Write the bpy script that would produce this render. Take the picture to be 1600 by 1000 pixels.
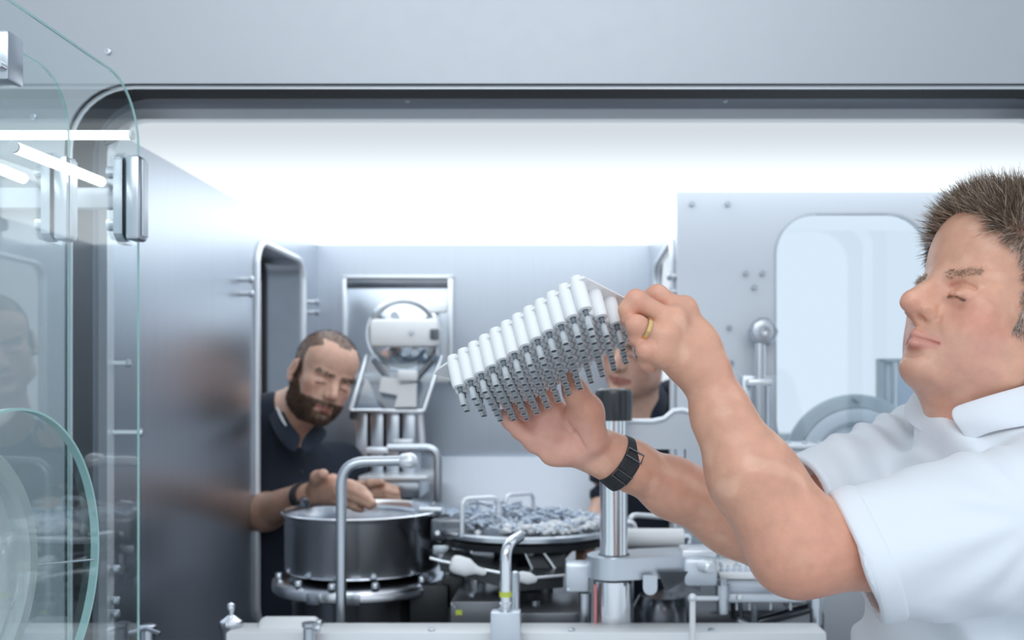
import bpy, bmesh, math, random
import numpy as np
from mathutils import Vector, Matrix
random.seed(7); RNG = np.random.default_rng(11)
for o in list(bpy.data.objects): bpy.data.objects.remove(o)
S = bpy.context.scene; COL = S.collection
EYE = 1.55; F = 1500.0; CX = 898.0; CY = 606.0
def P(px, py, Y):
    """a point seen at a picture position at the distance Y in front of the camera"""
    return Vector(((px-CX)/F*Y, Y, EYE+(CY-py)/F*Y))
# ---------------------------------------------------------------- camera
cam_data = bpy.data.cameras.new('camera'); cam = bpy.data.objects.new('camera', cam_data); COL.objects.link(cam)
cam.location = (0, 0, EYE); cam.rotation_euler = (math.pi/2, 0, 0)
cam_data.sensor_width = 36; cam_data.lens = 36*F/1600
cam_data.shift_x = -(CX-800)/1600; cam_data.shift_y = (CY-500)/1600
cam_data.clip_start = .05; cam_data.clip_end = 60
cam_data.dof.use_dof = True; cam_data.dof.focus_distance = 1.02; cam_data.dof.aperture_fstop = 5.2
S.camera = cam
# ---------------------------------------------------------------- world and light
W = bpy.data.worlds.new('world'); S.world = W; W.use_nodes = True
bg = W.node_tree.nodes['Background']; bg.inputs[0].default_value = (.82, .91, 1.0, 1); bg.inputs[1].default_value = .98
def area(name, loc, rot, sx, sy, power, col=(1, 1, 1)):
    l = bpy.data.lights.new(name, 'AREA'); l.shape = 'RECTANGLE'; l.size = sx; l.size_y = sy; l.energy = power; l.color = col
    o = bpy.data.objects.new(name, l); COL.objects.link(o); o.location = loc; o.rotation_euler = rot; return o
area('added_room_light', (-.3, -1.6, 3.4), (math.radians(38), 0, 0), 2.6, 1.2, 30, (.93, .97, 1))  # unseen area light added above and behind the camera to shape the man
S.view_settings.view_transform = 'Standard'; S.view_settings.look = 'None'; S.view_settings.gamma = 1
S.view_settings.use_curve_mapping = False; S.view_settings.exposure = 0.0
S.cycles.transparent_max_bounces = 24; S.cycles.max_bounces = 10; S.cycles.caustics_reflective = False; S.cycles.caustics_refractive = False
# ---------------------------------------------------------------- materials
def nodes(name):
    m = bpy.data.materials.new(name); m.use_nodes = True; nt = m.node_tree
    return m, nt, nt.nodes['Principled BSDF']
def plain(name, col, rough=.5, metal=0, var=.06, scale=30, bump=0, spec=.5, sss=0, emit=None):
    m, nt, b = nodes(name)
    n = nt.nodes.new('ShaderNodeTexNoise'); n.inputs['Scale'].default_value = scale; n.inputs['Detail'].default_value = 4
    tc = nt.nodes.new('ShaderNodeTexCoord'); nt.links.new(tc.outputs['Object'], n.inputs['Vector'])
    mx = nt.nodes.new('ShaderNodeMix'); mx.data_type = 'RGBA'
    mx.inputs[6].default_value = (*[c*(1-var) for c in col], 1); mx.inputs[7].default_value = (*[min(1, c*(1+var)) for c in col], 1)
    nt.links.new(n.outputs['Fac'], mx.inputs[0]); nt.links.new(mx.outputs[2], b.inputs['Base Color'])
    b.inputs['Roughness'].default_value = rough; b.inputs['Metallic'].default_value = metal
    b.inputs['Specular IOR Level'].default_value = spec
    if sss: b.inputs['Subsurface Weight'].default_value = sss; b.inputs['Subsurface Radius'].default_value = (.01, .005, .003); b.inputs['Subsurface Scale'].default_value = 1
    if bump:
        bp = nt.nodes.new('ShaderNodeBump'); bp.inputs['Strength'].default_value = bump; bp.inputs['Distance'].default_value = .002
        nt.links.new(n.outputs['Fac'], bp.inputs['Height']); nt.links.new(bp.outputs[0], b.inputs['Normal'])
    if emit: b.inputs['Emission Color'].default_value = (*emit[0], 1); b.inputs['Emission Strength'].default_value = emit[1]
    return m
def steel(name, col=(.56, .61, .67), rough=.33, streak=(60, 60, 1.2), amt=.10, blotch=1.5, rv=.22):
    """brushed stainless: fine streaks plus a broad cloudiness of the finish"""
    m, nt, b = nodes(name); tc = nt.nodes.new('ShaderNodeTexCoord'); mp = nt.nodes.new('ShaderNodeMapping'); mp.inputs['Scale'].default_value = streak
    nt.links.new(tc.outputs['Object'], mp.inputs[0])
    n = nt.nodes.new('ShaderNodeTexNoise'); n.inputs['Scale'].default_value = 3; n.inputs['Detail'].default_value = 6; nt.links.new(mp.outputs[0], n.inputs['Vector'])
    n2 = nt.nodes.new('ShaderNodeTexNoise'); n2.inputs['Scale'].default_value = blotch; n2.inputs['Detail'].default_value = 3; nt.links.new(tc.outputs['Object'], n2.inputs['Vector'])
    ad = nt.nodes.new('ShaderNodeMath'); ad.operation = 'ADD'; nt.links.new(n.outputs['Fac'], ad.inputs[0]); nt.links.new(n2.outputs['Fac'], ad.inputs[1])
    rp = nt.nodes.new('ShaderNodeMapRange'); rp.inputs[1].default_value = .6; rp.inputs[2].default_value = 1.4; rp.inputs[3].default_value = 0; rp.inputs[4].default_value = 1; nt.links.new(ad.outputs[0], rp.inputs[0])
    mx = nt.nodes.new('ShaderNodeMix'); mx.data_type = 'RGBA'; nt.links.new(rp.outputs[0], mx.inputs[0])
    mx.inputs[6].default_value = (*[c*(1-amt) for c in col], 1); mx.inputs[7].default_value = (*[min(1, c*(1+amt)) for c in col], 1)
    nt.links.new(mx.outputs[2], b.inputs['Base Color']); b.inputs['Metallic'].default_value = 1
    r2 = nt.nodes.new('ShaderNodeMapRange'); r2.inputs[3].default_value = rough*(1-rv); r2.inputs[4].default_value = rough*(1+rv); nt.links.new(n.outputs['Fac'], r2.inputs[0]); nt.links.new(r2.outputs[0], b.inputs['Roughness'])
    return m
def glass(name, tint=(.88, .96, .96), refl=1.0, rough=0.0):
    m = bpy.data.materials.new(name); m.use_nodes = True; nt = m.node_tree; nt.nodes.clear()
    out = nt.nodes.new('ShaderNodeOutputMaterial'); t = nt.nodes.new('ShaderNodeBsdfTransparent'); g = nt.nodes.new('ShaderNodeBsdfGlossy'); mx = nt.nodes.new('ShaderNodeMixShader')
    lw = nt.nodes.new('ShaderNodeLayerWeight'); lw.inputs[0].default_value = .5; pw = nt.nodes.new('ShaderNodeMath'); pw.operation = 'POWER'; pw.inputs[1].default_value = 5; nt.links.new(lw.outputs['Facing'], pw.inputs[0])
    mu = nt.nodes.new('ShaderNodeMath'); mu.operation = 'MULTIPLY_ADD'; mu.inputs[1].default_value = .9*refl; mu.inputs[2].default_value = .045*refl; mu.use_clamp = True
    t.inputs[0].default_value = (*tint, 1); g.inputs[0].default_value = (1, 1, 1, 1); g.inputs['Roughness'].default_value = rough
    nt.links.new(pw.outputs[0], mu.inputs[0]); nt.links.new(mu.outputs[0], mx.inputs[0]); nt.links.new(t.outputs[0], mx.inputs[1]); nt.links.new(g.outputs[0], mx.inputs[2]); nt.links.new(mx.outputs[0], out.inputs[0])
    return m
def lightmat(name, col, s):
    m = bpy.data.materials.new(name); m.use_nodes = True; nt = m.node_tree; nt.nodes.clear()
    out = nt.nodes.new('ShaderNodeOutputMaterial'); e = nt.nodes.new('ShaderNodeEmission'); e.inputs[0].default_value = (*col, 1); e.inputs[1].default_value = s
    nt.links.new(e.outputs[0], out.inputs[0]); return m
M = dict(
 facade=steel('matt_blasted_steel', (.42, .445, .475), .5, (12, 12, 12), .02, 1.2, .05),
 wall=steel('brushed_steel_wall', (.58, .62, .68), .34, (50, 50, .8), .06, 1.2, .15),
 back=steel('brushed_steel_back', (.50, .54, .60), .42, (50, 50, .8), .05, 1.2, .12),
 pale=plain('white_coated_steel', (.78, .83, .90), .35, .25, .03, 4),
 trim=plain('polished_white_trim', (.88, .92, .97), .3, .45, .02, 10),
 chrome=plain('polished_chrome', (.78, .81, .85), .12, 1, .03, 8),
 bowl=plain('polished_bowl_steel', (.86, .88, .92), .22, 1, .06, 6),
 satin=plain('satin_steel', (.58, .62, .67), .28, 1, .05, 20),
 alu=plain('satin_aluminium', (.66, .71, .77), .38, .8, .04, 15),
 darksteel=plain('dark_polished_steel', (.16, .17, .19), .22, .9, .15, 12),
 dark=plain('black_machine_plate', (.035, .04, .045), .35, 0, .2, 12),
 rubber=plain('black_rubber', (.02, .022, .026), .6, 0, .1, 40),
 grey=plain('grey_ring_plastic', (.70, .75, .76), .45, 0, .03, 12),
 white=plain('white_plastic', (.93, .95, .97), .4, 0, .02, 20),
 glove=plain('white_glove_rubber', (.82, .86, .88), .5, 0, .04, 9, .25),
 yellow=plain('yellow_tape', (.66, .75, .10), .5, 0, .05, 20),
 red=plain('red_strip', (.75, .25, .25), .4, 0, .05, 20),
 floor=plain('grey_floor', (.55, .57, .60), .5, 0, .05, 3),
 deck=plain('dark_machine_deck', (.22, .23, .25), .3, .6, .1, 6),
 capblack=plain('glossy_black_cap', (.03, .034, .04), .22, 0, .1, 20),
 reveal=plain('blasted_dark_steel', (.26, .285, .32), .55, .9, .08, 60),
 gold=plain('gold', (.85, .60, .25), .2, 1, .03, 30),
 pane=glass('door_glass', (.945, .975, .975), 1.15),
 winpane=glass('window_glass', (.93, .97, 1.0), 1.0),
 clear=glass('clear_plastic', (.86, .91, .95), 1.4, .05),
 edge=plain('green_glass_edge', (.48, .76, .75), .15, 0, .08, 20, emit=None),
 tube=lightmat('reflected_tube', (.95, .98, 1), 3.0),
)
def ceiling_mat():
    m = bpy.data.materials.new('luminous_diffuser'); m.use_nodes = True; nt = m.node_tree; nt.nodes.clear()
    out = nt.nodes.new('ShaderNodeOutputMaterial'); e = nt.nodes.new('ShaderNodeEmission'); e.inputs[0].default_value = (.86, .94, 1, 1)
    tc = nt.nodes.new('ShaderNodeTexCoord'); sp = nt.nodes.new('ShaderNodeSeparateXYZ'); nt.links.new(tc.outputs['Object'], sp.inputs[0])
    r = nt.nodes.new('ShaderNodeMapRange'); r.interpolation_type = 'SMOOTHSTEP'   # glow rises from the front edge towards the rear
    r.inputs[1].default_value = 1.56; r.inputs[2].default_value = 2.55; r.inputs[3].default_value = .76; r.inputs[4].default_value = 2.3
    nt.links.new(sp.outputs[1], r.inputs[0]); nt.links.new(r.outputs[0], e.inputs[1]); nt.links.new(e.outputs[0], out.inputs[0]); return m
M['ceiling'] = ceiling_mat()
# ---------------------------------------------------------------- object helpers
class MB:
    """collects simple solids, in world coordinates, into one mesh"""
    def __init__(s): s.bm = bmesh.new()
    def box(s, c, size, rot=None, bev=0):
        r = bmesh.ops.create_cube(s.bm, size=1); v = r['verts']
        mt = Matrix.Translation(Vector(c)) @ (rot.to_4x4() if rot else Matrix()) @ Matrix.Diagonal((*size, 1))
        bmesh.ops.transform(s.bm, matrix=mt, verts=v)
        if bev:
            e = list({e for x in v for e in x.link_edges})
            bmesh.ops.bevel(s.bm, geom=e, offset=bev, segments=2, affect='EDGES', profile=.5)
        return s
    def bb(s, lo, hi, bev=0): lo, hi = Vector(lo), Vector(hi); return s.box((lo+hi)/2, [abs(a) for a in (hi-lo)], None, bev)
    def frame(s, d):
        d = Vector(d).normalized(); u = Vector((0, 0, 1)) if abs(d.z) < .9 else Vector((1, 0, 0)); a = d.cross(u).normalized(); return a, d.cross(a).normalized()
    def cyl(s, a, b, r1, r2=None, n=20, cap=True):
        a, b = Vector(a), Vector(b); r2 = r1 if r2 is None else r2; u, v = s.frame(b-a)
        R = []
        for c, r in ((a, r1), (b, r2)): R.append([s.bm.verts.new(c+(u*math.cos(t)+v*math.sin(t))*r) for t in [2*math.pi*i/n for i in range(n)]])
        for i in range(n): s.bm.faces.new((R[0][i], R[0][(i+1) % n], R[1][(i+1) % n], R[1][i]))
        if cap: s.bm.faces.new(R[0][::-1]); s.bm.faces.new(R[1])
        return s
    def lathe(s, o, axis, prof, n=32, closed=False):
        """prof: (distance along the axis, radius)"""
        o = Vector(o); ax = Vector(axis).normalized(); u, v = s.frame(ax); R = []
        for h, r in prof: R.append([s.bm.verts.new(o+ax*h+(u*math.cos(t)+v*math.sin(t))*max(r, 1e-5)) for t in [2*math.pi*i/n for i in range(n)]])
        k = len(R)
        for j in range(k if closed else k-1):
            A, B = R[j], R[(j+1) % k]
            for i in range(n): s.bm.faces.new((A[i], A[(i+1) % n], B[(i+1) % n], B[i]))
        if not closed: s.bm.faces.new(R[0][::-1]); s.bm.faces.new(R[-1])
        return s
    def tube(s, pts, r, n=12, bend=0, seg=5, closed=False):
        pts = [Vector(p) for p in pts]
        if bend:
            q = [pts[0]]
            for i in range(1, len(pts)-1):
                a, b, c = pts[i-1], pts[i], pts[i+1]; d1 = (a-b); d2 = (c-b); t = min(bend, d1.length*.49, d2.length*.49)
                p0 = b+d1.normalized()*t; p2 = b+d2.normalized()*t
                for j in range(seg+1): w = j/seg; q.append(p0*(1-w)**2+b*2*w*(1-w)+p2*w*w)
            q.append(pts[-1]); pts = q
        R = []; u = None; m = len(pts)
        for i, p in enumerate(pts):
            d = ((pts[(i+1) % m] - pts[i-1]) if closed else (pts[min(i+1, m-1)]-pts[max(i-1, 0)])).normalized()
            if u is None: u = s.frame(d)[0]
            u = (u-d*u.dot(d)).normalized(); v = d.cross(u)
            rr = r[i] if isinstance(r, (list, tuple)) else r
            R.append([s.bm.verts.new(p+(u*math.cos(t)+v*math.sin(t))*rr) for t in [2*math.pi*k/n for k in range(n)]])
        for j in range(m if closed else m-1):
            A, B = R[j], R[(j+1) % m]
            for i in range(n): s.bm.faces.new((A[i], A[(i+1) % n], B[(i+1) % n], B[i]))
        if not closed: s.bm.faces.new(R[0][::-1]); s.bm.faces.new(R[-1])
        return s
    def prism(s, pts, ext):
        """a flat outline pushed along the vector ext"""
        ext = Vector(ext); A = [s.bm.verts.new(Vector(p)) for p in pts]; B = [s.bm.verts.new(Vector(p)+ext) for p in pts]; n = len(pts)
        s.bm.faces.new(A[::-1]); s.bm.faces.new(B)
        for i in range(n): s.bm.faces.new((A[i], A[(i+1) % n], B[(i+1) % n], B[i]))
        return s
    def ring(s, outer, inner, ext):
        """a plate with a hole: outer and inner loops of equal length"""
        ext = Vector(ext); n = len(outer); V = [[s.bm.verts.new(Vector(p)+e) for p in L] for L in (outer, inner) for e in (Vector(), ext)]
        oa, ob, ia, ib = V
        for i in range(n):
            j = (i+1) % n
            s.bm.faces.new((oa[i], oa[j], ia[j], ia[i])); s.bm.faces.new((ob[i], ib[i], ib[j], ob[j])); s.bm.faces.new((oa[i], ob[i], ob[j], oa[j])); s.bm.faces.new((ia[i], ia[j], ib[j], ib[i]))
        return s
    def sphere(s, c, r, seg=16):
        res = bmesh.ops.create_uvsphere(s.bm, u_segments=seg, v_segments=max(6, seg//2), radius=1)
        rr = r if isinstance(r, (tuple, list)) else (r, r, r)
        bmesh.ops.transform(s.bm, matrix=Matrix.Translation(Vector(c)) @ Matrix.Diagonal((*rr, 1)), verts=res['verts']); return s
    def out(s, name, mat, root=None, off=None, smooth=True):
        bmesh.ops.recalc_face_normals(s.bm, faces=s.bm.faces); me = bpy.data.meshes.new(name); s.bm.to_mesh(me); s.bm.free()
        return finish(me, name, mat, root, off, smooth)
def finish(me, name, mat, root=None, off=None, smooth=True):
    o = bpy.data.objects.new(name, me); COL.objects.link(o); me.materials.append(M[mat] if isinstance(mat, str) else mat)
    base = off if off is not None else (root['_b'] if root is not None and '_b' in root else None)
    if base is not None: me.transform(Matrix.Translation(-Vector(base)))
    if root is not None: o.parent = root; o['_b'] = list(base) if base is not None else [0, 0, 0]
    elif base is not None: o.location = base; o['_b'] = list(base)
    if smooth:
        me.shade_smooth()
        try: me.set_sharp_from_angle(angle=math.radians(38))
        except Exception: pass
    return o
def thing(name, label, cat, loc, group=None):
    o = bpy.data.objects.new(name, None); COL.objects.link(o); o.location = loc; o['_b'] = list(loc); o.empty_display_size = .05
    return tag(o, label, cat, group)
def tag(o, label, cat, group=None):
    o['label'] = label; o['category'] = cat
    if group: o['group'] = group
    return o
def struct(o): o['kind'] = 'structure'; return o
def rrect(x0, x1, z0, z1, r, n=10, corners=(1, 1, 1, 1)):
    """rounded rectangle, counter-clockwise from the lower right corner"""
    pts = []
    for k, (cx, cz, a) in enumerate(((x1-r, z0+r, -90), (x1-r, z1-r, 0), (x0+r, z1-r, 90), (x0+r, z0+r, 180))):
        for i in range(n+1):
            t = math.radians(a+90*i/n); pts.append((cx+r*math.cos(t), cz+r*math.sin(t)))
    return pts
def sqloop(pts, x0, x1, z0, z1):
    """the same number of points laid on the enclosing plain rectangle (for MB.ring)"""
    n = len(pts)//4; out = []
    cs = ((x1, z0), (x1, z1), (x0, z1), (x0, z0))
    for k in range(4):
        for i in range(n):
            out.append(cs[k])
    # spread the duplicates a hair so that no face is degenerate
    res = []
    for i, (x, z) in enumerate(out):
        px, pz = pts[i]; k = i//n; j = i % n; h = (n-1)/2
        t = (j-h)/h
        if k == 0: q = (x1-(x1-px)*max(0, -t), z0+(pz-z0)*max(0, t))
        elif k == 1: q = (x1-(x1-px)*max(0, t), z1-(z1-pz)*max(0, -t))
        elif k == 2: q = (x0+(px-x0)*max(0, -t), z1-(z1-pz)*max(0, t))
        else: q = (x0+(px-x0)*max(0, t), z0+(pz-z0)*max(0, -t))
        res.append(q)
    return res
# ================================================================ the setting
XL, XR, YB, YF, YC = -.777, .226, 2.90, 1.45, 2.12     # left wall, right inner wall, back wall, facade, front face of the right wall
ZC = EYE+.433; ZD = EYE-.60                             # ceiling, machine deck
struct(MB().bb((-4, -3, -.05), (4, 5, 0)).out('floor', 'floor'))
# facade: a steel panel with a large rounded opening
fo = rrect(-.771, .80, EYE-.62, EYE+.460, .098)
so = sqloop(fo, -2.4, 2.6, .0, EYE+1.2)
struct(MB().ring([(x, YF, z) for x, z in so], [(x, YF, z) for x, z in fo], (0, .004, 0)).out('wall_front', 'facade'))
# black band, reveal and white inner lip round the opening
fi = rrect(-.765, .794, EYE-.614, EYE+.455, .094)
struct(MB().ring([(x, YF+.010, z) for x, z in fo], [(x, YF+.010, z) for x, z in fi], (0, .003, 0)).out('trim_1', 'trim'))
fk = rrect(-.800, .83, EYE-.64, EYE+.485, .11); fj = rrect(-.770, .80, EYE-.62, EYE+.462, .096)
struct(MB().ring([(x, YF+.004, z) for x, z in fk], [(x, YF+.004, z) for x, z in fj], (0, .080, 0)).out('trim_2', 'rubber'))
fl = rrect(-.789, .82, EYE-.64, EYE+.462, .075)
fl2 = rrect(-.83, .86, EYE-.69, EYE+.51, .1)
struct(MB().ring([(x, YF+.084, z) for x, z in fl2], [(x, YF+.084, z) for x, z in fl], (0, .08, 0)).out('trim_3', 'reveal'))
fm = rrect(-.7745, .80, EYE-.63, EYE+.4455, .062)
struct(MB().ring([(x, YF+.140, z) for x, z in fl2], [(x, YF+.140, z) for x, z in fm], (0, .024, 0)).out('trim_4', 'trim'))
# steel left wall with a rounded window opening
wl = rrect(2.335, 2.735, EYE-.585, EYE+.36, .06)
ws = sqloop(wl, 1.614, YB, ZD-.3, ZC+.1)
wall_l = struct(MB().ring([(XL, y, z) for y, z in ws], [(XL, y, z) for y, z in wl], (-.012, 0, 0)).out('wall_left', 'wall'))
def lip(name, loop, closed_at, r, mat='trim'):
    return MB().tube(loop, r, 10, closed=True).out(name, mat)
w1 = lip('window_1', [(XL+.004, y, z) for y, z in wl], None, .0085); struct(w1)
wj = rrect(2.335, 2.735, EYE-.585, EYE+.36, .06); wj2 = rrect(2.30, 2.77, EYE-.62, EYE+.40, .08)
struct(MB().ring([(XL-.012, y, z) for y, z in wj2], [(XL-.012, y, z) for y, z in wj], (-.09, 0, 0)).out('trim_5', 'satin'))
struct(MB().ring([(XL-.102, y, z) for y, z in wj2], [(XL-.102, y+(0 if y < 2.5 else -.012), z-.006) for y, z in wj], (-.012, 0, 0)).out('trim_6', 'rubber'))
# back wall, ceiling sheet
struct(MB().bb((XL-.012, YB, ZD-.3), (XR+.012, YB+.012, ZC+.1)).out('wall_back', 'back'))
c = [(XL-.02, 1.614, ZC), (1.3, 1.614, ZC), (1.3, YC+.012, ZC), (XR+.012, YC+.012, ZC), (XR+.012, YB+.012, ZC), (XL-.02, YB+.012, ZC)]
struct(MB().prism(c, (0, 0, .02)).out('ceiling', 'ceiling', smooth=False))
# right inner wall with window opening, and the wall beside it that faces the camera
wr = rrect(2.17, 2.62, EYE-.585, EYE+.335, .05); ws = sqloop(wr, YC+.012, YB, ZD-.3, ZC+.1)
struct(MB().ring([(XR, y, z) for y, z in ws], [(XR, y, z) for y, z in wr], (.012, 0, 0)).out('wall_right', 'wall'))
struct(lip('window_2', [(XR-.003, y, z) for y, z in wr], None, .009))
gx0, gx1 = (1213-CX)/F*YC, (1449-CX)/F*YC; gz0, gz1 = EYE-.16, EYE+(606-335)/F*YC
gl = rrect(gx0, gx1, gz0, gz1, .088); gs = sqloop(gl, XR, 1.4, ZD-.3, ZC+.1)
struct(MB().ring([(x, YC, z) for x, z in gs], [(x, YC, z) for x, z in gl], (0, .012, 0)).out('wall_right_front', 'pale'))
go = rrect(gx0-.004, gx1+.004, gz0-.004, gz1+.004, .092)
struct(MB().ring([(x, YC-.002, z) for x, z in go], [(x, YC-.002, z) for x, z in rrect(gx0+.0005, gx1-.0005, gz0, gz1, .088)], (0, .006, 0)).out('window_frame_3', 'satin'))
win = struct(MB().prism([(x, YC+.006, z) for x, z in gl], (0, .006, 0)).out('window_3', 'winpane'))
# deck the machine stands on and its white front sill
struct(MB().bb((XL, 1.63, ZD-.05), (1.3, YB, ZD)).out('machine_deck', 'deck'))
# ================================================================ organic surfaces: blended volumes polygonised on a grid
def A3(v): return np.array([float(v[0]), float(v[1]), float(v[2])])
class Blob:
    def __init__(s): s.p = []; s.O = np.zeros(3); s.R = np.eye(3); s.s = 1.0; s.disp = None
    def frame(s, o, f, u, sc=1.0):
        f = A3(f); f /= np.linalg.norm(f); u = A3(u); u = u-f*u.dot(f); u /= np.linalg.norm(u); l = np.cross(u, f)
        s.O = A3(o); s.R = np.stack([f, l, u], 1); s.s = sc; return s
    def world(s): s.O = np.zeros(3); s.R = np.eye(3); s.s = 1.0; return s
    def T(s, v): return s.O + s.R @ (A3(v)*s.s)
    def cap(s, a, b, ra, rb=None, k=.01, op='u'):
        rb = ra if rb is None else rb; a, b = s.T(a), s.T(b); ra *= s.s; rb *= s.s
        s.p.append(('c', op, k*s.s, (a+b)/2, np.linalg.norm(b-a)/2+max(ra, rb), a, b, ra, rb)); return s
    def ell(s, c, r, k=.01, op='u', rot=None):
        R = s.R @ (np.array(rot) if rot is not None else np.eye(3)); r = A3(r)*s.s
        s.p.append(('e', op, k*s.s, s.T(c), r.max(), R, r)); return s
    def sph(s, c, r, k=.01, op='u'): return s.ell(c, (r, r, r), k, op)
    def plane(s, c, n, rad, k=.002):
        """cut away what lies beyond the plane (c, n), only within rad of c"""
        n = s.R @ A3(n); n /= np.linalg.norm(n); s.p.append(('p', 's', k, s.T(c), rad, n)); return s
    def pr(s, q, X):
        if q[0] == 'c':
            a, b, ra, rb = q[5:]; ab = b-a; L = max(ab.dot(ab), 1e-12); t = np.clip((X-a) @ ab/L, 0, 1)
            return np.linalg.norm(X-a-t[:, None]*ab, axis=1)-(ra+(rb-ra)*t)
        if q[0] == 'e':
            L = (X-q[3]) @ q[5]; r = q[6]; k0 = np.linalg.norm(L/r, axis=1); k1 = np.linalg.norm(L/(r*r), axis=1)+1e-9
            return k0*(k0-1)/k1
        D = X-q[3]; n = q[5]; h = -(D @ n); return np.maximum(h, np.linalg.norm(D, axis=1)-q[4])
    def val(s, X, c=None, rad=None):
        d = np.full(len(X), .5)
        for q in s.p:
            if c is not None and np.linalg.norm(q[3]-c) > q[4]+rad+q[2]+.03: continue
            e = s.pr(q, X); k = max(q[2], 1e-5)
            if q[1] == 'u': h = np.maximum(k-np.abs(d-e), 0)/k; d = np.minimum(d, e)-h*h*k/4
            else: e = -e; h = np.maximum(k-np.abs(d-e), 0)/k; d = np.maximum(d, e)+h*h*k/4
        if s.disp is not None: d = d+s.disp(X)
        return d
    def mesh(s, lo, hi, h, fine=()):
        """fine: (axis, from, to, step) bands of the grid with smaller steps"""
        B = 16; ax = []
        for i in range(3):
            g = [lo[i]]
            while g[-1] < hi[i] or (len(g) % B):
                st = h
                for q in fine:
                    if q[0] == i and q[1] <= g[-1] < q[2]: st = q[3]
                g.append(g[-1]+st)
            ax.append(np.array(g))
        n = [len(g) for g in ax]; V = np.full(n, .5, np.float32); nb = [m//B for m in n]
        bi = np.stack(np.meshgrid(*[np.arange(m) for m in nb], indexing='ij'), -1).reshape(-1, 3)
        lo3 = np.stack([ax[i][bi[:, i]*B] for i in range(3)], 1); hi3 = np.stack([ax[i][bi[:, i]*B+B-1] for i in range(3)], 1); C = (lo3+hi3)/2; RD = np.linalg.norm(hi3-lo3, axis=1)/2
        dc = s.val(C)
        for b, c, d, rad in zip(bi, C, dc, RD):
            x, y, z = b*B
            if abs(d) > rad*1.8+.030: V[x:x+B, y:y+B, z:z+B] = .5 if d > 0 else -.5
            else:
                G = np.stack([g.ravel() for g in np.meshgrid(ax[0][x:x+B], ax[1][y:y+B], ax[2][z:z+B], indexing='ij')], 1)
                V[x:x+B, y:y+B, z:z+B] = s.val(G, c, rad).reshape(B, B, B)
        p, f = nets(V, np.zeros(3), 1.0)
        return np.stack([np.interp(p[:, i], np.arange(n[i]), ax[i]) for i in range(3)], 1), f
def nets(V, lo, h):
    I = V < 0; cnt = np.zeros(np.array(V.shape)-1, np.int8)
    cs = [(i, j, k) for i in (0, 1) for j in (0, 1) for k in (0, 1)]; nx, ny, nz = cnt.shape
    for i, j, k in cs: cnt += I[i:i+nx, j:j+ny, k:k+nz]
    A = np.argwhere((cnt > 0) & (cnt < 8)); idx = np.full(cnt.shape, -1, np.int32); idx[tuple(A.T)] = np.arange(len(A))
    acc = np.zeros((len(A), 3)); w = np.zeros(len(A)); vals = {c: V[A[:, 0]+c[0], A[:, 1]+c[1], A[:, 2]+c[2]].astype(float) for c in cs}
    for a in cs:
        for ax in range(3):
            if a[ax] == 0:
                b = list(a); b[ax] = 1; b = tuple(b); va, vb = vals[a], vals[b]; m = (va < 0) != (vb < 0)
                t = np.where(m, va/np.where(m, va-vb, 1), 0); p = np.tile(np.array(a, float), (len(A), 1)); p[:, ax] += t
                acc[m] += p[m]; w[m] += 1
    pts = lo+(A+acc/w[:, None])*h; faces = []
    for ax in range(3):
        o1, o2 = [(1, 2), (2, 0), (0, 1)][ax]; sl0 = [slice(None)]*3; sl1 = [slice(None)]*3; sl0[ax] = slice(0, -1); sl1[ax] = slice(1, None)
        E = np.argwhere(I[tuple(sl0)] != I[tuple(sl1)]); E = E[(E[:, o1] > 0) & (E[:, o2] > 0) & (E[:, o1] < cnt.shape[o1]) & (E[:, o2] < cnt.shape[o2])]
        def at(d1, d2): q = E.copy(); q[:, o1] -= d1; q[:, o2] -= d2; return idx[tuple(q.T)]
        Q = np.stack([at(1, 1), at(0, 1), at(0, 0), at(1, 0)], 1); fl = ~I[tuple(E.T)]; Q[fl] = Q[fl][:, ::-1]
        faces.append(Q[(Q >= 0).all(1)])
    return pts, np.concatenate(faces)
def np_mesh(name, pts, faces, cols=None):
    me = bpy.data.meshes.new(name); me.vertices.add(len(pts)); me.vertices.foreach_set('co', np.asarray(pts, np.float32).ravel())
    k = faces.shape[1]; me.loops.add(len(faces)*k); me.loops.foreach_set('vertex_index', faces.astype(np.int32).ravel())
    me.polygons.add(len(faces)); me.polygons.foreach_set('loop_start', np.arange(0, len(faces)*k, k, dtype=np.int32)); me.update(calc_edges=True); me.validate()
    if cols is not None:
        a = me.color_attributes.new('Col', 'FLOAT_COLOR', 'POINT'); a.data.foreach_set('color', np.concatenate([cols, np.ones((len(cols), 1))], 1).astype(np.float32).ravel())
    return me
_w = [(RNG.normal(size=3), RNG.uniform(0, 6.3)) for _ in range(14)]
def noise(X, f):
    """smooth pseudo noise, about -1..1"""
    s = np.zeros(len(X))
    for i, (d, ph) in enumerate(_w): s += np.sin(X @ (d*f)+ph+1.3*np.sin(X @ (_w[(i+3) % 14][0]*f*.7)+i))
    return s/5
def sm(x, a, b): t = np.clip((x-a)/(b-a), 0, 1); return t*t*(3-2*t)
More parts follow.
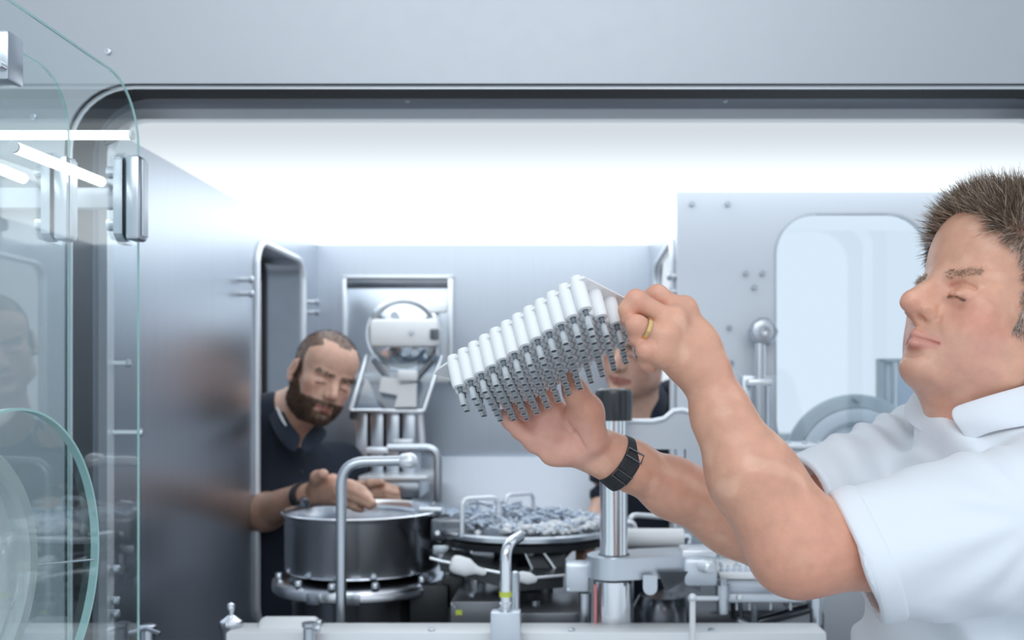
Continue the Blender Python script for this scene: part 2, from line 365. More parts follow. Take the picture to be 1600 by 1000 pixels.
def skin_mat(name, rough=.42, bump=.25):
    m, nt, b = nodes(name); at = nt.nodes.new('ShaderNodeVertexColor'); at.layer_name = 'Col'
    tc = nt.nodes.new('ShaderNodeTexCoord'); n = nt.nodes.new('ShaderNodeTexNoise'); n.inputs['Scale'].default_value = 55; n.inputs['Detail'].default_value = 5; nt.links.new(tc.outputs['Object'], n.inputs['Vector'])
    r = nt.nodes.new('ShaderNodeMapRange'); r.inputs[1].default_value = .25; r.inputs[2].default_value = .75; r.inputs[3].default_value = .90; r.inputs[4].default_value = 1.10; nt.links.new(n.outputs['Fac'], r.inputs[0])
    mx = nt.nodes.new('ShaderNodeVectorMath'); mx.operation = 'SCALE'; nt.links.new(at.outputs[0], mx.inputs[0]); nt.links.new(r.outputs[0], mx.inputs['Scale']); nt.links.new(mx.outputs[0], b.inputs['Base Color'])
    n2 = nt.nodes.new('ShaderNodeTexVoronoi'); n2.inputs['Scale'].default_value = 420; nt.links.new(tc.outputs['Object'], n2.inputs['Vector'])
    ad = nt.nodes.new('ShaderNodeMath'); ad.operation = 'MULTIPLY_ADD'; ad.inputs[1].default_value = .35; nt.links.new(n2.outputs['Distance'], ad.inputs[0]); nt.links.new(n.outputs['Fac'], ad.inputs[2])
    bp = nt.nodes.new('ShaderNodeBump'); bp.inputs['Strength'].default_value = bump; bp.inputs['Distance'].default_value = .0012; nt.links.new(ad.outputs[0], bp.inputs['Height']); nt.links.new(bp.outputs[0], b.inputs['Normal'])
    b.inputs['Roughness'].default_value = rough; b.inputs['Specular IOR Level'].default_value = .45
    b.inputs['Subsurface Weight'].default_value = .25; b.inputs['Subsurface Radius'].default_value = (.009, .003, .0015); b.inputs['Subsurface Scale'].default_value = 1
    return m
M['skin'] = skin_mat('skin', .36, .3)
def cloth_mat(name, col, bump=.3, weave=900, rough=.8):
    m, nt, b = nodes(name); tc = nt.nodes.new('ShaderNodeTexCoord'); n = nt.nodes.new('ShaderNodeTexNoise'); n.inputs['Scale'].default_value = 9; n.inputs['Detail'].default_value = 3; n.inputs['Distortion'].default_value = .6
    nt.links.new(tc.outputs['Object'], n.inputs['Vector']); n2 = nt.nodes.new('ShaderNodeTexNoise'); n2.inputs['Scale'].default_value = weave; nt.links.new(tc.outputs['Object'], n2.inputs['Vector'])
    ad = nt.nodes.new('ShaderNodeMath'); ad.operation = 'MULTIPLY_ADD'; ad.inputs[1].default_value = .04; nt.links.new(n2.outputs['Fac'], ad.inputs[0]); nt.links.new(n.outputs['Fac'], ad.inputs[2])
    bp = nt.nodes.new('ShaderNodeBump'); bp.inputs['Strength'].default_value = bump; bp.inputs['Distance'].default_value = .01; nt.links.new(ad.outputs[0], bp.inputs['Height']); nt.links.new(bp.outputs[0], b.inputs['Normal'])
    b.inputs['Base Color'].default_value = (*col, 1); b.inputs['Roughness'].default_value = rough; b.inputs['Sheen Weight'].default_value = .1; b.inputs['Specular IOR Level'].default_value = .3
    return m
M['white_cloth'] = cloth_mat('white_cotton', (.80, .84, .89), .30)
M['navy_cloth'] = cloth_mat('navy_polo', (.018, .026, .045), .6)
M['iris'] = plain('iris', (.03, .035, .04), .15); M['eyewhite'] = plain('eyewhite', (.75, .72, .70), .15)
def hair_mat():
    m, nt, b = nodes('hair'); at = nt.nodes.new('ShaderNodeVertexColor'); at.layer_name = 'Col'; nt.links.new(at.outputs[0], b.inputs['Base Color']); b.inputs['Roughness'].default_value = .45; return m
M['hair'] = hair_mat()
# ---------------------------------------------------------------- heads
EZ = 0.0   # how much lower than usual the eyes sit
LIDL = [(.0870, .0195, -.0050), (.0893, .0270, -.0062), (.0890, .0360, -.0075), (.0838, .0450, -.0100), (.0790, .0500, -.0115)]
def head(B, tall=0.0, nose=1.0, slit=.0022, jaw=0.0):
    """local axes: x forward, y to the person's left, z up; origin between the ears"""
    B.ell((-.008, 0, .045+tall*.5), (.099, .077, .082+tall*.5), .01)
    B.ell((.038, 0, .05+tall*.4), (.052, .064, .052+tall*.5), .03)
    B.ell((.036, 0, -.012), (.052, .060, .062), .03)
    B.ell((.060, 0, -.052), (.036, .038, .040), .025)
    for s in (1, -1):
        B.cap((-.004, s*.054, -.03), (.008, s*(.050+jaw), -.072), .018, .017, .025)
        B.cap((.008, s*(.050+jaw), -.074), (.070, s*.014, -.096), .017, .015, .022)
        B.ell((.056, s*.046, -.014), (.024, .018, .017), .022)
        B.ell((.05, s*.04, -.048), (.026, .02, .03), .025)
    B.ell((.083, 0, -.096), (.018, .020, .016), .016)
    B.ell((.03, 0, -.075), (.05, .046, .032), .03)
    for s in (1, -1):
        B.ell((.099, s*.033, .002+EZ), (.016, .020, .013), .014, 's')
        B.cap((.087, s*.010, .020+EZ), (.074, s*.047, .021+EZ), .0085, .0075, .012)
        B.ell((.0738, s*.034, -.001+EZ), (.0145, .0165, .0125), .004)
        B.cap((.082, s*.024, -.0150+EZ*.8), (.078, s*.044, -.0150+EZ*.8), .0042, .0040, .008)
    B.cap((.0875, 0, .012), (.1135*nose, 0, -.0235), .0072, .0082, .009)
    B.ell((.1150*nose, 0, -.0305), (.0095, .0098, .0088), .008)
    B.cap((.086, 0, .008), (.103*nose, 0, -.028), .0095, .0125, .012)
    for s in (1, -1): B.cap((.080, s*.010, .004), (.098, s*.0105, -.032), .006, .008, .010)
    B.cap((.106, 0, -.040), (.096, 0, -.048), .005, .006, .006)
    for s in (1, -1):
        B.ell((.1000, s*.0145, -.0355), (.0115, .0068, .0085), .006)
        B.cap((.0955, s*.0215, -.028), (.0915, s*.0230, -.040), .0012, .0012, .005, 's')
        B.ell((.105, s*.0078, -.0445), (.006, .0032, .0045), .002, 's')
        B.cap((.0990, s*.002, -.0605), (.082, s*.027, -.0672), .0052, .0028, .004)
        B.cap((.0970, s*.001, -.0725), (.082, s*.025, -.0692), .0058, .0030, .004)
        B.cap((.1050, s*.001, -.0664), (.085, s*.027, -.0688), .0014, .0014, .002, 's')
        B.cap((.1035, s*.0225, -.042), (.090, s*.042, -.074), .0040, .0030, .012, 's')
        for a, b in zip(LIDL[:-1], LIDL[1:]):
            a, b = (a[0], s*a[1], a[2]+EZ), (b[0], s*b[1], b[2]+EZ)
            if slit: B.cap(a, b, slit, slit, .0015, 's')
            B.cap((a[0]-.001, a[1], a[2]+.0042), (b[0]-.001, b[1], b[2]+.0042), .0022, .0022, .003)
        B.cap((.0870, s*.021, .008+EZ), (.0868, s*.036, .0105+EZ), .0012, .0012, .004, 's'); B.cap((.0868, s*.036, .0105+EZ), (.078, s*.049, .006+EZ), .0012, .0012, .004, 's')
    B.ell((.1000, 0, -.0835), (.008, .020, .0045), .009, 's')
    for s in (1, -1):
        c = math.cos(.25); n = math.sin(.25); R = [[c, 0, n], [0, 1, 0], [-n, 0, c]]
        B.ell((-.012, s*.080, -.002), (.019, .0085, .032), .005, 'u', R)
        B.ell((-.003, s*.0900, .001), (.0095, .0090, .0165), .003, 's', R)
        B.ell((-.012, s*.0895, .012), (.0085, .0045, .014), .003, 's', R)
        B.sph((-.001, s*.079, -.030), .008, .006)
def head_local(B, X): return ((X-B.O) @ B.R)/B.s
def paint(X, base): return np.tile(np.array(base, float), (len(X), 1))
def blend(C, w, col): return C*(1-w[:, None])+np.array(col)*w[:, None]
def seg(X, a, b):
    a = A3(a); b = A3(b); ab = b-a; t = np.clip((X-a) @ ab/max(ab.dot(ab), 1e-9), 0, 1); return np.linalg.norm(X-a-t[:, None]*ab, axis=1)
def face_paint(C, L, lip=(.50, .20, .17), blush=(.60, .26, .20), st=None, brow=None):
    inh = (np.abs(L[:, 0]) < .16) & (np.abs(L[:, 2]) < .16) & (np.abs(L[:, 1]) < .1)
    for s in (1, -1):
        C = blend(C, inh*.45*(1-sm(seg(L, (.07, s*.05, -.03), (.05, s*.055, -.045)), .01, .035)), blush)
        C = blend(C, inh*.75*(1-sm(seg(L, (.1020, s*.002, -.0615), (.0845, s*.025, -.0670)), .0045, .0075)), lip)
        C = blend(C, inh*.75*(1-sm(seg(L, (.1000, s*.001, -.0722), (.0845, s*.023, -.0695)), .006, .0092)), lip)
        C = blend(C, inh*.35*(1-sm(seg(L, (-.01, s*.085, .02), (-.005, s*.085, -.03)), .01, .022)), blush)
        C = blend(C, inh*.35*(1-sm(seg(L, (.088, s*.026, -.008+EZ), (.084, s*.042, -.012+EZ)), .004, .012)), (.40, .17, .13))
        for a, b in zip(LIDL[:-1], LIDL[1:]): C = blend(C, inh*.85*(1-sm(seg(L, (a[0], s*a[1], a[2]+EZ), (b[0], s*b[1], b[2]+EZ)), .0006, .0026)), (.08, .04, .03))
        if brow is not None:
            bw = 1-sm(seg(L, (.092, s*.012, .021+EZ), (.078, s*.048, .024+EZ)), .003, .008); C = blend(C, inh*bw*.5, brow)
    C = blend(C, inh*.3*(1-sm(seg(L, (.116, 0, -.03), (.10, 0, -.02)), .008, .022)), blush)
    return C
def strands(name, X, N, n, length, dirf, colf, width=.0007, seed=3, mat='hair', root=None):
    """short tapering hairs rooted on the given surface points"""
    r = np.random.default_rng(seed); i = r.integers(0, len(X), n); p = X[i]+r.normal(0, .0008, (n, 3)); d = dirf(p, N[i]); d /= np.linalg.norm(d, axis=1)[:, None]
    L = length*(.6+.7*r.random(n)) if np.isscalar(length) else length(p)*(.6+.7*r.random(n))
    d = d+r.normal(0, .20, (n, 3)); d /= np.linalg.norm(d, axis=1)[:, None]
    sd = np.cross(d, r.normal(size=(n, 3))); sd /= np.linalg.norm(sd, axis=1)[:, None]; sd *= width*(.7+.6*r.random(n))[:, None]
    droop = (r.normal(0, .25, (n, 3)))*L[:, None]*.5
    p0 = p-N[i]*.001; p1 = p0+d*(L*.55)[:, None]+droop*.4; p2 = p0+d*L[:, None]+droop
    V = np.stack([p0-sd, p0+sd, p1+sd*.7, p1-sd*.7, p2+sd*.12, p2-sd*.12], 1).reshape(-1, 3); b = np.arange(n)*6
    Fq = np.concatenate([np.stack([b, b+1, b+2, b+3], 1), np.stack([b+3, b+2, b+4, b+5], 1)])
    c = colf(r, n, p); return finish(np_mesh(name, V, Fq, np.repeat(c, 6, 0)), name, mat, root)
def normals(me):
    n = np.empty(len(me.vertices)*3, np.float32); me.vertices.foreach_get('vector', n) if False else None
    me.vertex_normals.foreach_get('vector', n); return n.reshape(-1, 3).astype(float)
def eyeballs(B, root, look=(1, 0, 0)):
    for s in (1, -1):
        c = B.T((.0740, s*.034, -.004+EZ)); r = .0118*B.s; e = MB().sphere(c, r, 20).out('eyeball', 'eyewhite', root)
        d = B.R @ A3(look); d /= np.linalg.norm(d); MB().lathe(c+d*r*.80, d, [(0, r*.60), (r*.16, r*.40), (r*.215, r*.12)], 16).out('iris', 'iris', e)
def fingers(B, chains, k=.006):
    for ch in chains:
        for (a, ra), (b, rb) in zip(ch[:-1], ch[1:]): B.cap(a, b, ra, rb, k)
def sheet(name, rows, mat, root, thick=.0022, sub=1):
    """a cloth piece through rows of points; equal counts, smoothed, with thickness"""
    n = len(rows[0]); bm = bmesh.new(); V = [[bm.verts.new(Vector(p)) for p in r] for r in rows]
    for a, b in zip(V[:-1], V[1:]):
        for i in range(n-1): bm.faces.new((a[i], a[i+1], b[i+1], b[i]))
    me = bpy.data.meshes.new(name); bm.to_mesh(me); bm.free(); o = finish(me, name, mat, root)
    m = o.modifiers.new('thick', 'SOLIDIFY'); m.thickness = thick; m.offset = 0; m = o.modifiers.new('sub', 'SUBSURF'); m.levels = m.render_levels = 2; return o
# ================================================================ the man in the white shirt
SK = (.72, .385, .265)
man = thing('person', 'man in white short-sleeved shirt with greying brown hair, holding up the white tray', 'person', (.56, 1.15, 0))
B = Blob(); EZ = -.007; HF = ((-.877, -.319, .358), (.337, .1226, .9336)); HO = (.498, 1.14, EYE+.083)
B.frame(HO, *HF, 1.0); head(B, .028, 1.05, 0, -.002)
# brow bulge and fuller chin of this face
B.ell((.082, 0, .016), (.012, .016, .008), .012); HB = (B.O.copy(), B.R.copy(), B.s)
B.cap((.015, 0, -.07), (-.01, 0, -.10), .048, .052, .03)
B.cap((.045, 0, -.088), (.0, 0, -.125), .024, .040, .025)
B.world()
NB = P(1640, 705, 1.17)
B.cap(Vector(HO)+Vector((.03, .01, -.03)), NB, .062, .070, .03)
# trunk under the shirt
SHN, SHF = P(1700, 790, 1.0), P(1440, 715, 1.34)
B.ell(P(1650, 860, 1.19), (.12, .17, .14), .04); B.ell(P(1650, 1080, 1.17), (.13, .16, .22), .06)
B.cap(SHN, SHF, .06, .055, .05)
# near (left) arm
ELN = P(1246, 862, .94); WRN = P(1108, 592, .962)
B.cap(SHN, P(1420, 842, .965), .058, .050, .03); B.cap(P(1420, 842, .965), ELN+Vector((.008, 0, .002)), .050, .042, .03)
B.sph(P(1222, 872, .955), .027, .02)
B.ell(P(1222, 800, .955), (.036, .038, .055), .03, 'u', [[.92, 0, -.38], [0, 1, 0], [.38, 0, .92]])
B.cap(ELN, P(1172, 740, .950), .038, .0375, .03); B.cap(P(1172, 740, .950), P(1128, 650, .958), .0375, .0275, .03); B.cap(P(1128, 650, .958), WRN, .0275, .0235, .02)
# near hand, back of the hand to the camera
hk = .009
DY = -.028
mcp = [P(1066, 486, .985+DY), P(1050, 503, .968+DY), P(1037, 527, .958+DY), P(1030, 552, .957+DY)]
for i, m in enumerate(mcp): B.cap(WRN+Vector((.0, .004, 0))+(m-WRN)*.12, m, .0185, (.0130, .0130, .0125, .0115)[i], .014)
B.ell(P(1080, 545, .957), (.030, .018, .030), .015)
for m in mcp: B.sph(m+Vector((.002, -.003, .002)), .0128, .008)
pip = [P(1027, 462, .985+DY), P(994, 470, .962+DY), P(995, 509, .950+DY), P(1009, 547, .950+DY)]
dip = [P(1001, 472, .992+DY), P(981, 484, .962+DY), P(996, 528, .955+DY), P(1010, 566, .962+DY)]
tip = [P(986, 486, .998+DY), P(981, 498, .963+DY), P(1002, 540, .966+DY), P(1016, 574, .974+DY)]
for i in range(4):
    r = (.0100, .0100, .0094, .0085)[i]; fingers(B, [[(mcp[i], r*1.12), (pip[i], r*1.02), (dip[i], r*.88), (tip[i], r*.78)]], .004)
    B.sph(pip[i], r*1.06, .004)
B.cap(P(1085, 575, .975), P(1050, 540, .990), .018, .0135, .012); B.cap(P(1050, 540, .990), P(1018, 512, .990), .012, .010, .006); B.cap(P(1018, 512, .990), P(992, 492, .985), .010, .008, .004)
# far (right) arm
ELF = P(1232, 850, 1.16); WRF = P(958, 716, 1.085)
B.cap(SHF, P(1330, 770, 1.24), .052, .046, .03); B.cap(P(1330, 770, 1.24), ELF, .046, .042, .03)
B.cap(ELF, P(1150, 808, 1.14), .043, .0415, .03); B.cap(P(1150, 808, 1.14), P(1050, 762, 1.115), .0415, .0325, .03); B.cap(P(1050, 762, 1.115), P(985, 727, 1.09), .0325, .0255, .02); B.cap(P(985, 727, 1.09), WRF, .0255, .0240, .02)
# far hand, palm up and towards the camera
m2 = [P(866, 642, 1.072), P(850, 655, 1.078), P(838, 672, 1.078), P(836, 692, 1.070)]
for i, m in enumerate(m2): B.cap(WRF+(m-WRF)*.05+Vector((0, .002, (.006, .002, -.002, -.006)[i])), m, .0170, (.0135, .0135, .013, .012)[i], .014)
B.ell(P(912, 652, 1.058), (.024, .014, .019), .012, 'u', [[.8, 0, -.6], [0, 1, 0], [.6, 0, .8]])     # ball of the thumb
B.ell(P(893, 702, 1.066), (.034, .014, .016), .012, 'u', [[.93, 0, -.36], [0, 1, 0], [-.36*-1, 0, .93]])
f2 = [[P(866, 642, 1.072), P(852, 612, 1.066), P(850, 590, 1.055), P(852, 575, 1.046)],
      [P(850, 655, 1.078), P(824, 624, 1.076), P(812, 606, 1.066), P(808, 592, 1.055)],
      [P(838, 672, 1.078), P(810, 645, 1.078), P(796, 628, 1.070), P(790, 615, 1.060)],
      [P(836, 692, 1.070), P(812, 674, 1.068), P(797, 660, 1.062), P(786, 649, 1.055)]]
for i, ch in enumerate(f2):
    r = (.0100, .0102, .0098, .0088)[i]; fingers(B, [[(ch[0], r*1.15), (ch[1], r), (ch[2], r*.92), (ch[3], r*.82)]], .004)
    B.cap(ch[1]+Vector((.004, -r*1.3, .0)), ch[1]+Vector((-.004, -r*1.3, .002)), .0008, .0008, .002, 's')
fingers(B, [[(P(926, 686, 1.063), .0175), (P(914, 640, 1.050), .0165), (P(899, 612, 1.040), .0122), (P(888, 588, 1.036), .0098)]], .010)
# creases of the palm
for pts in ([(868, 634), (878, 655), (900, 672), (912, 700), (918, 722)], [(836, 666), (862, 668), (892, 668), (905, 664)], [(845, 688), (870, 690), (886, 700)]):
    for a, b in zip(pts[:-1], pts[1:]):
        B.cap(P(*a, 1.0485), P(*b, 1.0485), .0012, .0012, .004, 's')
lo = (-.10, .84, EYE-.32); hi = (.66, 1.42, EYE+.27)
pts, fc = B.mesh(lo, hi, .0020, [(0, .345, .50, .0012), (1, 1.03, 1.15, .0012), (2, EYE+.01, EYE+.15, .0012)])
C = paint(pts, SK); B.O, B.R, B.s = HB; L = head_local(B, pts)
C = blend(C, .38*sm(noise(pts, 22), -.3, .9), (.74, .33, .24)); C = blend(C, .22*sm(noise(pts+5, 60), .1, .9), (.68, .36, .26)); C = blend(C, .30*sm(noise(pts+2, 95), .3, 1.0), (.92, .60, .44))
C = face_paint(C, L, (.68, .28, .23), (.72, .28, .21), brow=(.44, .28, .19))
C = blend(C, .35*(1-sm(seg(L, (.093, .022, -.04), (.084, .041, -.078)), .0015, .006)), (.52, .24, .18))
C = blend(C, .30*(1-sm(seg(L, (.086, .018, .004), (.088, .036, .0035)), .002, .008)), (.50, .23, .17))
C = blend(C, .45*(1-sm(seg(pts, ELN, P(1300, 900, .93)), .03, .09)), (.74, .33, .23))          # ruddy elbow
C = blend(C, .5*(1-sm(seg(pts, P(800, 655, 1.06), P(900, 700, 1.05)), .01, .045)), (.84, .44, .37))   # pink palm
for i in range(4): C = blend(C, .3*(1-sm(seg(pts, pip[i], pip[i]), .008, .018)), (.76, .36, .27))
C = blend(C, .22*sm(L[:, 0], .0, .03)*(1-sm(L[:, 2]+L[:, 0]*.2, -.045, -.025))*sm(L[:, 2], -.14, -.11)*(np.abs(L[:, 1]) < .07), (.58, .40, .33))   # shaved beard area
me = np_mesh('body', pts, fc, C); N = normals(me)
hairm = (L[:, 2] > .010) & (np.abs(L[:, 1]) < .1) & (L[:, 0] > -.12)
line = np.where(L[:, 0] > .0, .016+np.clip(L[:, 0]-.022, 0, 1)*1.10, -.03)
line = np.where(np.abs(L[:, 1]) < .045, np.maximum(line, .084), line)+.005*noise(pts, 130)
line = np.where((L[:, 0] > .0) & (L[:, 0] < .030) & (np.abs(L[:, 1]) > .055), np.minimum(line, .0), line)
hm = (L[:, 2] > line) & (np.abs(L[:, 1]) < .11) & (L[:, 0] > -.125) & (L[:, 2] < .2) & ~((np.abs(L[:, 1]) > .0745) & (L[:, 0] > -.04) & (L[:, 2] < .036))
hm |= (L[:, 0] < -.022) & (L[:, 0] > -.13) & (L[:, 2] > -.05) & (L[:, 2] < .2) & (np.abs(L[:, 1]) < .079)
hm |= (L[:, 0] > .002) & (L[:, 0] < .024) & (L[:, 2] > -.030) & (L[:, 2] < .03) & (np.abs(L[:, 1]) > .055) & (np.abs(L[:, 1]) < .078)
C[hm] = C[hm]*.40+np.array((.20, .15, .12))*.60
me.color_attributes['Col'].data.foreach_set('color', np.concatenate([C, np.ones((len(C), 1))], 1).astype(np.float32).ravel())
finish(me, 'body', 'skin', man)
R0, O0 = B.R.copy(), B.O.copy()
def hdir(p, n):
    l = ((p-O0) @ R0); top = sm(l[:, 2], .06, .11)[:, None]; fwd = R0[:, 0]; up = R0[:, 2]
    cl = np.stack([noise(p, 60), noise(p+3, 60), noise(p+7, 60)], 1)*.38
    return n*(.30+.42*top)+fwd*(.80*top+.05)+up*(-.9*(1-top)+.30*top)+(-fwd)*(.55*(1-top)*(1-1.4*sm(l[:, 0], -.02, .03)[:, None]))+cl
def hcol(r, n, p):
    l = ((p-O0) @ R0); g = (1-sm(l[:, 2], .02, .09))*.8+.1; base = np.array((.20, .140, .095)); grey = np.array((.46, .42, .40)); hi = np.array((.55, .44, .34))
    t = (r.random(n) < g*.7)[:, None]; v = (.55+.9*r.random(n))[:, None]; h = (r.random(n) < .28)[:, None]
    return np.where(t, grey, np.where(h, hi, base))*v
strands('hair', pts[hm], N[hm], 40000, lambda p: .010+.016*sm(((p-O0) @ R0)[:, 2], .03, .11), hdir, hcol, .00042, 5, root=man)
bw = np.zeros(len(pts), bool)
for s in (1, -1): bw |= (seg(L, (.092, s*.014, .0205+EZ), (.080, s*.046, .0235+EZ)) < .0062)
bw &= np.abs(L[:, 1]) < .06
for sg in (1, -1):
  bs = bw & (L[:, 1]*sg > 0)
  strands('eyebrow', pts[bs], N[bs], 210, .0075, lambda p, n: n*.35+np.sign(((p-O0) @ R0)[:, 1])[:, None]*R0[:, 1]*.8-R0[:, 0]*.3+R0[:, 2]*.1, lambda r, n, p: np.array((.34, .24, .17))*(.6+.8*r.random(n))[:, None], .0003, 8, root=man)
eyeballs(B, man, (1, .05, -.35))
# ---- shirt
B = Blob()
def folds(X):
    e = np.zeros(len(X))
    # drag lines running from the armpit out along the near sleeve, and down the chest
    a = A3(P(1600, 800, .95)); D = X-a; r = np.linalg.norm(D, axis=1); th = np.arctan2(D[:, 2], -D[:, 0])
    e += .0022*np.sin(th*12+8*r+noise(X, 9)*1.6)*sm(np.hypot(D[:, 0], D[:, 2]), .02, .08)*(1-sm(r, .16, .30))
    b = A3(P(1420, 735, 1.2)); D = X-b; r2 = np.linalg.norm(D, axis=1); th = np.arctan2(D[:, 2], -D[:, 0])
    e += .0024*np.sin(th*11+noise(X, 12)*1.6)*(1-sm(r2, .08, .22))*sm(np.hypot(D[:, 0], D[:, 2]), .025, .07)
    q = X @ np.array((.82, .0, .57)); e += .0022*np.sin(q*150+noise(X, 10)*1.5)*sm(X[:, 1], 1.02, 1.08)*(1-sm(X[:, 0], .42, .47))*sm(X[:, 0], .30, .34)
    low = sm(EYE-.20-X[:, 2], 0, .04); q = X @ np.array((.75, -.2, .55)); e += .0045*low*np.sin(q*105+noise(X, 11)*1.7)
    return e+.0016*noise(X, 28)
B.disp = folds
CUN = P(1334, 872, .955); U = (P(1600, 832, .985)-CUN).normalized()
B.cap(CUN-U*.03, P(1500, 838, .975), .066, .0735, .02); B.cap(P(1500, 838, .975), SHN, .0735, .085, .03)
CUF = P(1260, 778, 1.185); U2 = (P(1430, 712, 1.31)-CUF).normalized()
B.cap(CUF-U2*.03, P(1430, 712, 1.31), .054, .066, .03)
B.cap(SHN, P(1620, 720, 1.17), .075, .078, .04); B.cap(P(1620, 720, 1.17), SHF, .078, .062, .04)
B.cap(P(1500, 690, 1.14), P(1640, 650, 1.16), .052, .06, .05)
B.ell(P(1640, 860, 1.17), (.205, .17, .16), .05); B.ell(P(1610, 1110, 1.13), (.205, .17, .27), .08)
B.cap(P(1700, 620, 1.18), P(1720, 900, 1.18), .08, .1, .05)
# straight cuff ends
cn = (P(1375, 963, .955)-P(1293, 786, .955)); nn = Vector((-cn.z, -.15*cn.length, cn.x)).normalized()
if nn.dot(U) < 0: nn = -nn
nn = (nn*.8+U*.2).normalized()
B.plane(CUN, -nn, .12, .006); 
B.plane(CUF, (-U2*.8-nn*.5), .085, .006)
# hollow sleeve ends, so that the arm comes out of a real opening
B.cap(CUN-U*.03, CUN+U*.035, .057, .052, .004, 's'); B.cap(CUF-U2*.03, CUF+U2*.012, .0455, .044, .004, 's')
B.cap(P(1530, 705, 1.085), P(1690, 650, 1.09), .036, .045, .04)
# neckline
B.cap(P(1590, 655, 1.15), P(1610, 540, 1.15), .060, .085, .004, 's')
pts, fc = B.mesh((.19, .80, EYE-.36), (.68, 1.46, EYE+.05), .0030)
sh = finish(np_mesh('shirt', pts, fc), 'shirt', 'white_cloth', man)
# hem band of the near sleeve (a folded strip of cloth round the arm)
cc = []
d1 = A3(nn); a1 = np.cross(d1, (0, 1, 0)); a1 /= np.linalg.norm(a1); a2 = np.cross(d1, a1)
def onshirt(c, d):
    t = np.linspace(.03, .095, 160); Xs = A3(c)+t[:, None]*d; v = B.val(Xs); i = np.nonzero(v < 0)[0]; return t[i[-1]] if len(i) else .07
for w, off in ((.0005, -.006), (.0008, .0022), (.0125, .0026), (.0245, .0022), (.0255, -.001)):
    row = []
    for i in range(49):
        th = 2*math.pi*i/48; d = a1*math.cos(th)+a2*math.sin(th); c = A3(CUN)+d1*w; c2 = A3(CUN)+d1*max(w, .006)
        row.append(c+d*(onshirt(c2, d)+off))
    cc.append(row)
sheet('sleeve_hem', cc, 'white_cloth', man, .0012)
# collar leaves
near = [[(1484, 636, 1.075), (1512, 628, 1.066), (1545, 617, 1.058), (1585, 606, 1.06), (1625, 594, 1.075), (1665, 575, 1.13)],
        [(1486, 656, 1.064), (1514, 645, 1.056), (1548, 634, 1.046), (1588, 626, 1.046), (1632, 612, 1.062), (1675, 595, 1.13)],
        [(1500, 672, 1.062), (1524, 664, 1.050), (1556, 656, 1.038), (1595, 650, 1.036), (1640, 640, 1.05), (1685, 620, 1.13)],
        [(1512, 694, 1.058), (1538, 678, 1.048), (1570, 671, 1.036), (1605, 666, 1.033), (1650, 655, 1.045), (1692, 640, 1.13)]]
sheet('collar', [[P(*q) for q in r] for r in near], 'white_cloth', man, .003)
far = [[(1492, 638, 1.10), (1474, 618, 1.14), (1455, 603, 1.17), (1447, 597, 1.19), (1480, 585, 1.24)],
       [(1484, 652, 1.09), (1458, 630, 1.135), (1438, 608, 1.18), (1437, 600, 1.20), (1474, 592, 1.26)],
       [(1474, 668, 1.095), (1440, 650, 1.14), (1422, 628, 1.19), (1424, 612, 1.215), (1460, 612, 1.27)],
       [(1462, 690, 1.105), (1424, 668, 1.15), (1408, 644, 1.20), (1415, 632, 1.235), (1450, 630, 1.28)]]
sheet('collar', [[P(*q) for q in r] for r in far], 'white_cloth', man, .003)
# wedding ring and watch
rc = P(1003, 516, .953)+Vector((.0004, .001, 0)); rc = (mcp[2]*.30+pip[2]*.70); ax = (mcp[2]-pip[2]).normalized()
MB().lathe(rc, ax, [(-.002, .0112), (-.0018, .0121), (.0018, .0122), (.002, .0114)], 32, True).out('ring', 'gold', man)
wc = P(968, 722, 1.087); ax = (P(1010, 742, 1.10)-P(950, 712, 1.083)).normalized(); ax = (ax+Vector((0, 0, -.12))).normalized()
b_ = MB().lathe(wc, ax, [(-.0098, .0270), (-.0100, .0296), (-.006, .0306), (.006, .0322), (.0100, .0322), (.0098, .0280)], 48, True).out('watch_strap', 'rubber', man)
u_, v_ = MB().frame(ax)
def wp(a, r, h=0): return wc+(u_*math.cos(a)+v_*math.sin(a))*r+ax*h
cam_dir = math.atan2((Vector((0, -1, 0))).dot(v_), (Vector((0, -1, 0))).dot(u_))
for da, hh in ((.35, .0099), (-.55, .0097)):
    a = cam_dir+da; k = [wp(a-.16, .0312, -hh), wp(a-.16, .0330, hh), wp(a+.16, .0330, hh), wp(a+.16, .0312, -hh)]
    MB().tube(k, .0012, 8, closed=True).out('strap_loop', 'darksteel', b_)
q = MB()
for i in range(5):
    for j in (-1, 0, 1): a = cam_dir+(i-2)*.11-.1; q.cyl(wp(a, .0309, j*.0045), wp(a, .0322, j*.0045), .0009, n=6)
q.out('strap_holes', 'dark', b_)
a = cam_dir+math.pi*.92; MB().lathe(wp(a, .030), wp(a, 1)-wp(a, 0), [(0, .019), (.008, .020), (.0105, .018)], 32).out('watch_case', 'darksteel', man)
# ================================================================ the white tray of small syringes
pz = .93/F/3.847                                            # one picture step of the close study, in metres at the tray
def TV(x, up, dep): return Vector((x, dep, up))*pz
A1 = Vector((-.01176, .00721, -.00668)); EP = Vector((.00791, .01029, -.00281)); ND = EP.cross(A1).normalized()     # along the row, from row to row, down the syringes
if ND.z > 0: ND = -ND
A1 = A1 - ND*A1.dot(ND); EP = EP - ND*EP.dot(ND)
T0 = P(902, 442, .93); NC, NR = 12, 8
SL = .0315
M['tray_white'] = plain('milky_tray_plastic', (.97, .98, .99), .5, 0, .01, 20)
_nt = M['tray_white'].node_tree; _o = _nt.nodes['Material Output']; _d = _nt.nodes.new('ShaderNodeBsdfTranslucent'); _d.inputs[0].default_value = (.97, .98, 1, 1)
_m = _nt.nodes.new('ShaderNodeMixShader'); _m.inputs[0].default_value = .06; _nt.links.new(_nt.nodes['Principled BSDF'].outputs[0], _m.inputs[1]); _nt.links.new(_d.outputs[0], _m.inputs[2]); _nt.links.new(_m.outputs[0], _o.inputs[0])
